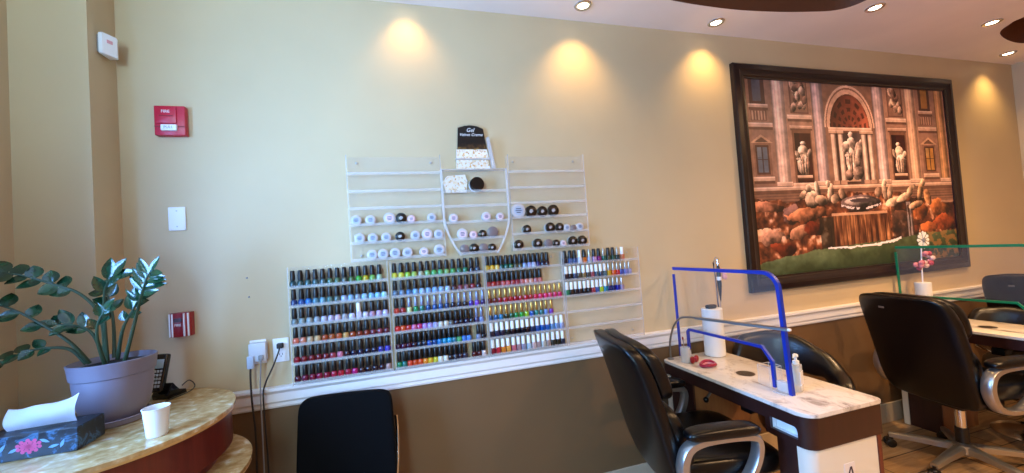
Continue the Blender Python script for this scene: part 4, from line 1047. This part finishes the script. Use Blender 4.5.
def wand():
    t = thing('pink_hand_rest', 'dark pink ring-shaped hand rest lying on the left desk', 'hand rest', (1.60, -.27, ZD), .5)
    bm = B(); tube(bm, [(.052*math.cos(2*PI*i/28), .034*math.sin(2*PI*i/28), .0105+.004*math.sin(4*PI*i/28)) for i in range(28)], .0085, 10, True); obj('ring', bm, m_pink, t)
    bm = B(); tube(bm, [(.038*math.cos(2*PI*i/24), .022*math.sin(2*PI*i/24), .006) for i in range(24)], .0045, 8, True); obj('inner_ring', bm, mat('pale_pink_plastic', 'D890A8', .3), t)
    t2 = thing('pink_bow_clip', 'dark red bow clip standing beside the pink hand rest', 'clip', (1.575, -.195, ZD), .3)
    bm = B()
    for s in (-1, 1): superel(bm, (s*.018, 0, .02), (.017, .01, .0195), .8, .8, 14, 10)
    obj('bow', bm, m_dkred, t2)
    bm = B(); superel(bm, (0, -.004, .024), (.008, .011, .01), .8, .8, 12, 8); obj('knot', bm, m_pink, t2)
wand()
# holder with flowers and pinwheel on the right desk
def flowers():
    t = thing('white_paper_roll', 'short white roll on the right desk under the flower and pinwheel', 'paper roll', (3.685, -.12, ZD))
    bm = B(); lathe(bm, [(.043, .0005), (.046, .003), (.046, .262), (.043, .265), (.02, .265)], 32, cap=False); lathe(bm, [(.02, .265), (.001, .25)], 32, cap=False); lathe(bm, [(.001, .0005), (.043, .0005)], 32, cap=False); obj('roll', bm, m_paper, t)
    f = thing('decorative_flower', 'pink flower ornament on a white stick above the right desk', 'flower', (3.685, -.12, ZD+.252))
    bm = B(); tube(bm, [(0, 0, .001), (.008, 0, .16), (.03, 0, .32)], .0045, 8); obj('stick', bm, m_whitepl, f)
    rnd = random.Random(4)
    for k in range(18):
        bm = B(); superel(bm, (.008+rnd.uniform(-.085, .095), -.012+rnd.uniform(-.02, .02), .175+rnd.uniform(-.06, .06)), (.022, .014, .018), 1, 1, 10, 8)
        obj('petal', bm, mat(['deep_pink_petal', 'dusty_pink_petal', 'pale_petal'][k % 3], ['A83850', 'C87888', 'D8B8BC'][k % 3], .7), f)
    p = thing('white_pinwheel', 'white round pinwheel at the top of the flower stick', 'pinwheel', (3.712, -.128, ZD+.252+.325))
    for k in range(12):
        a = 2*PI*k/12
        bm = B(); prism(bm, [(.010*math.cos(a), .010*math.sin(a)), (.058*math.cos(a-.2), .058*math.sin(a-.2)), (.066*math.cos(a), .066*math.sin(a)), (.058*math.cos(a+.2), .058*math.sin(a+.2))], 'y', -.006-.002*(k % 2), -.003-.002*(k % 2)); obj('blade', bm, m_whitepl, p, smooth=0)
    bm = B(); lathe(bm, [(.016, .006), (.016, .014), (.008, .018)], 16, FRONT); obj('hub', bm, m_greypl, p)
flowers()

# ------------------------------------------------------------------ chairs
def exec_chair(name_label, x, y, rz, turn=0, sc_=1.0):
    t = thing('executive_chair', name_label, 'office chair', (x, y, 0), rz, 'black leather executive chairs')
    def xb(z):      # recline curve: x of the back's mid-surface for height z
        q = (z-.42)/.58
        return -.245-.21*q+.035*math.sin(PI*q)*0-.02*math.cos(PI*q*1.2)+.02
    def shell(p):
        z = p.z+.70; q = (z-.42)/.58
        wv = 1-.03*(1-q)**2-.04*max(0, q-.75)/.25
        return Vector((p.x+xb(z)+.35*p.y*p.y, p.y*wv, z))
    bm = B(); superel(bm, (0, 0, 0), (.038, .258, .322), .26, .36, 44, 32, shell); obj('backrest_shell', bm, m_leather, t, smooth=70)
    def cush(z0): 
        def f(p):
            z = p.z+z0; return Vector((p.x+xb(z)+.050+.6*p.y*p.y, p.y, z))
        return f
    bm = B(); superel(bm, (0, 0, 0), (.046, .245, .135), .55, .45, 40, 22, cush(.895)); obj('headrest_cushion', bm, m_leather, t, smooth=70)
    bm = B(); superel(bm, (0, 0, 0), (.045, .235, .165), .55, .45, 40, 22, cush(.60)); obj('lumbar_cushion', bm, m_leather, t, smooth=70)
    bm = B(); box(bm, -.004, .0, -.016, .016, -.006, .006, bev=.001, seg=1); obj('badge', bm, m_silver, t, (xb(.945)-.0385, .075, .945), (0, math.radians(-20), 0))
    def seatf(p): return Vector((p.x, p.y*(1+.06*p.x), p.z-.25*max(0, p.x-.14)**2*4+.3*p.y*p.y))
    bm = B(); superel(bm, (-.005, 0, .465), (.272, .246, .062), .5, .42, 44, 18, seatf); obj('seat', bm, m_leather, t, smooth=70)
    for s in (-1, 1):
        lp = spline([(-.248, 0, .50), (-.246, 0, .572), (-.21, 0, .620), (-.12, 0, .638), (.03, 0, .636), (.075, 0, .61), (.06, 0, .53), (.0, 0, .445), (-.09, 0, .405), (-.20, 0, .425)], 6, True)
        # flat band: wide across, thin in the loop's plane; wider at the rear
        bm = B(); rr = []
        pr = [(math.cos(a)*1.0, math.sin(a)) for a in [2*PI*i/12 for i in range(12)]]
        pr = [(.016*max(-1, min(1, 1.25*a)), .026*max(-1, min(1, 1.25*b))) for a, b in pr]
        for p in lp: rr.append(1.0+.55*max(0, min(1, (-.16-p.x)/.14)))
        # section axes: first along in-plane normal, second along y
        pts = [Vector((p.x, s*.282, p.z)) for p in lp]
        rings = []; L = len(pts); cx, cz = -.12, .53
        for i in range(L):
            tg = (pts[(i+1) % L]-pts[i-1]).normalized(); nrm = Vector((-tg.z, 0, tg.x))
            rings.append([bm.verts.new(pts[i]+nrm*a*rr[i]+Vector((0, b, 0))) for a, b in pr])
        for i in range(L):
            a, b = rings[i], rings[(i+1) % L]
            for k in range(12): bm.faces.new((a[k], a[(k+1) % 12], b[(k+1) % 12], b[k]))
        ar = obj('armrest', bm, m_silver, t, smooth=50)
        def padf(p): return Vector((p.x, p.y, p.z-.22*p.x*p.x))
        bm = B(); superel(bm, (-.075, s*.282, .668), (.158, .043, .024), .6, .5, 32, 12, padf); obj('arm_pad', bm, m_leather, ar, smooth=70)
        bm = B(); box(bm, -.16, -.06, min(s*.20, s*.285), max(s*.20, s*.285), .385, .402, bev=.003); obj('arm_bracket', bm, m_black, ar)
    BX, BY = -.12, -.05
    bm = B(); box(bm, -.20, .10, -.12, .10, .345, .402, bev=.012); obj('tilt_mechanism', bm, m_black, t)
    bm = B(); lathe(bm, [(.030, .09), (.030, .22), (.026, .225)], 20); gl = obj('gas_lift', bm, m_black, t, (BX, BY, 0))
    bm = B(); lathe(bm, [(.0245, .226), (.0245, .345)], 20); obj('piston', bm, m_chrome, gl)
    bm = B(); lathe(bm, [(.04, .068), (.052, .08), (.05, .125), (.034, .135)], 24)
    for k in range(5):
        a = turn+2*PI*k/5; d = Vector((math.cos(a), math.sin(a), 0))
        tube(bm, [d*.03+Vector((0, 0, .105)), d*.17+Vector((0, 0, .095)), d*.325+Vector((0, 0, .078))], [.026, .022, .016], prof=[(-.8, -1), (.5, -1), (.9, -.5), (.9, .5), (.5, 1), (-.8, 1)], up=(0, 0, 1))
    obj('star_base', bm, m_silver, t, (BX, BY, 0), smooth=40)
    for k in range(5):
        a = turn+2*PI*k/5; d = Vector((math.cos(a), math.sin(a), 0)); n = Vector((-math.sin(a+.6), math.cos(a+.6), 0)); c = d*.325
        bm = B(); lathe(bm, [(.008, .056), (.008, .075)], 10, Matrix.Translation(c))
        superel(bm, c+Vector((0, 0, .045)), (.020, .020, .016), .7, .9, 14, 10); cs = obj('caster', bm, m_black, t, (BX, BY, 0))
        for s in (-1, 1):
            M_ = Matrix.Translation(c+n*s*.018+Vector((0, 0, .0275))) @ n.to_track_quat('Z', 'Y').to_matrix().to_4x4()
            bm = B(); lathe(bm, [(.020, -.010), (.0268, -.007), (.0268, .007), (.020, .010)], 20, M_); obj('wheel', bm, m_black, cs)
    return t
exec_chair('black leather executive chair with silver arms, left of the blue-edged shield', 1.335, -.495, math.radians(-10), .5)
exec_chair('black leather executive chair seen from behind, before the green-edged shield', 3.27, -.495, math.radians(-9), math.radians(122))
exec_chair('black leather executive chair at the far right, beyond the right desk', 4.68, -.40, math.radians(0), .2)

def tub_chair(label, x, y, rz, top=.855):
    t = thing('tub_chair', label, 'chair', (x, y, 0), rz, 'round-backed client chairs')
    # local: sitter faces -X; the backrest is a thick padded band bending round the seat and falling towards its ends
    bm = B(); rows = []; n = 48
    prof = [(0, 0), (25, .018), (55, .085), (85, .165), (115, .20)]
    def fall(d):
        for (a, u), (b, v) in zip(prof, prof[1:]):
            if d <= b:
                k = (d-a)/(b-a); k = k*k*(3-2*k)*.5+k*.5
                return u+(v-u)*k
        return prof[-1][1]
    for i in range(n+1):
        deg = -116+(116+46)*i/n; a = math.radians(deg); d = abs(deg)
        ztop = top-fall(d)-(.05*max(0, deg-28)/18)
        hgt = .27-.15*min(1, d/65)
        zbot = ztop-hgt
        endq = min(1, min(i, n-i)/2.5)
        th = .036*(.35+.65*endq**.5)
        nx, ny = math.cos(a), math.sin(a); ring = []
        for k in range(16):
            b = 2*PI*k/16; u = math.copysign(abs(math.cos(b))**.7, math.cos(b)); v = math.copysign(abs(math.sin(b))**.5, math.sin(b))
            zz = (ztop+zbot)/2+v*(ztop-zbot)/2*(.6+.4*endq); lean = .12*(zz-.7)
            ring.append(bm.verts.new((.262*nx+nx*u*th+lean*nx, .282*ny+ny*u*th+lean*ny, zz)))
        rows.append(ring)
    for a, b in zip(rows, rows[1:]):
        for k in range(16): bm.faces.new((a[k], a[(k+1) % 16], b[(k+1) % 16], b[k]))
    bm.faces.new(rows[0]); bm.faces.new(rows[-1])
    obj('backrest', bm, m_brleather, t, smooth=60)
    SX, SY = -.032, -.089
    bm = B()
    for deg in (-70, -25, 20, 36):
        a = math.radians(deg); tube(bm, [(SX+.14*math.cos(a), SY+.14*math.sin(a), .44), (.25*math.cos(a), .265*math.sin(a), .50), (.262*math.cos(a), .282*math.sin(a), top-fall(abs(deg))-.13)], .011, 8)
    obj('back_support', bm, m_chrome, t)
    bm = B(); superel(bm, (SX, SY, .45), (.215, .215, .055), .5, .7, 36, 14); obj('seat', bm, m_brleather, t, smooth=70)
    bm = B(); lathe(bm, [(.025, .03), (.025, .38), (.10, .394)], 20); obj('pedestal_column', bm, m_chrome, t, (SX, SY, 0))
    bm = B(); lathe(bm, [(.21, .0005), (.21, .008), (.16, .02), (.03, .032)], 32); obj('round_base', bm, m_chrome, t, (SX, SY, 0))
    return t
tub_chair('dark round-backed client chair pushed against right side of the left desk', 1.965, -.392, math.radians(52))
tub_chair('dark round-backed client chair pushed against right side of the right desk', 3.965, -.40, math.radians(22), .80)

def fabric_chair():
    t = thing('stacking_chair', 'black fabric stacking chair with chrome frame below the far-left polish rack', 'chair', (-.304, -.36, 0), math.radians(-8))
    # backrest near the wall, seat towards the room
    def bf(p):
        z = p.z; q = z/.36+.5
        wv = 1-.05*max(0, q+.2)**1.5
        return Vector((p.x*wv, p.y+.10*q*.35-.35*p.x*p.x, z))
    bm = B(); superel(bm, (0, .19, .655), (.214, .024, .203), .20, .30, 40, 24, bf); obj('backrest', bm, m_fabric, t, smooth=70)
    bm = B(); superel(bm, (0, -.05, .455), (.205, .205, .032), .5, .4, 36, 14); obj('seat', bm, m_fabric, t, smooth=70)
    for s in (-1, 1):
        bm = B(); tube(bm, spline([(s*.205, .262, .72), (s*.209, .25, .66), (s*.211, .205, .55), (s*.205, .16, .42), (s*.205, .20, .2), (s*.205, .235, .001)], 6), .0095, 10); obj('rear_leg', bm, m_chrome, t)
        bm = B(); tube(bm, spline([(s*.205, .16, .42), (s*.207, .0, .425), (s*.207, -.16, .42), (s*.207, -.215, .38), (s*.207, -.235, .2), (s*.207, -.25, .001)], 6), .0095, 10); obj('front_leg', bm, m_chrome, t)
    bm = B(); tube(bm, [(-.205, -.05, .415), (.205, -.05, .415)], .008, 8); obj('cross_bar', bm, m_chrome, t)
fabric_chair()

# ------------------------------------------------------------------ camera and view
cam = bpy.data.cameras.new('camera'); co = bpy.data.objects.new('camera', cam); C.objects.link(co)
yaw, pitch, roll_ = .277723364, .0303913892, -.0686684948
fw = Vector((math.sin(yaw)*math.cos(pitch), math.cos(yaw)*math.cos(pitch), math.sin(pitch)))
r0 = Vector((math.cos(yaw), -math.sin(yaw), 0)); u0 = r0.cross(fw)
rt = math.cos(roll_)*r0+math.sin(roll_)*u0; up = -math.sin(roll_)*r0+math.cos(roll_)*u0
co.matrix_world = Matrix(((rt.x, up.x, -fw.x, 0), (rt.y, up.y, -fw.y, -2.10601984), (rt.z, up.z, -fw.z, 1.46429307), (0, 0, 0, 1)))
cam.sensor_fit = 'HORIZONTAL'; cam.sensor_width = 36; cam.lens = 393.815666/1024*36; cam.clip_start = .02
sc.camera = co
sc.view_settings.view_transform = 'Standard'; sc.view_settings.look = 'None'; sc.view_settings.gamma = 1; sc.view_settings.use_curve_mapping = False
sc.view_settings.exposure = -.24
sc.cycles.transparent_max_bounces = 24
sc.cycles.max_bounces = 8
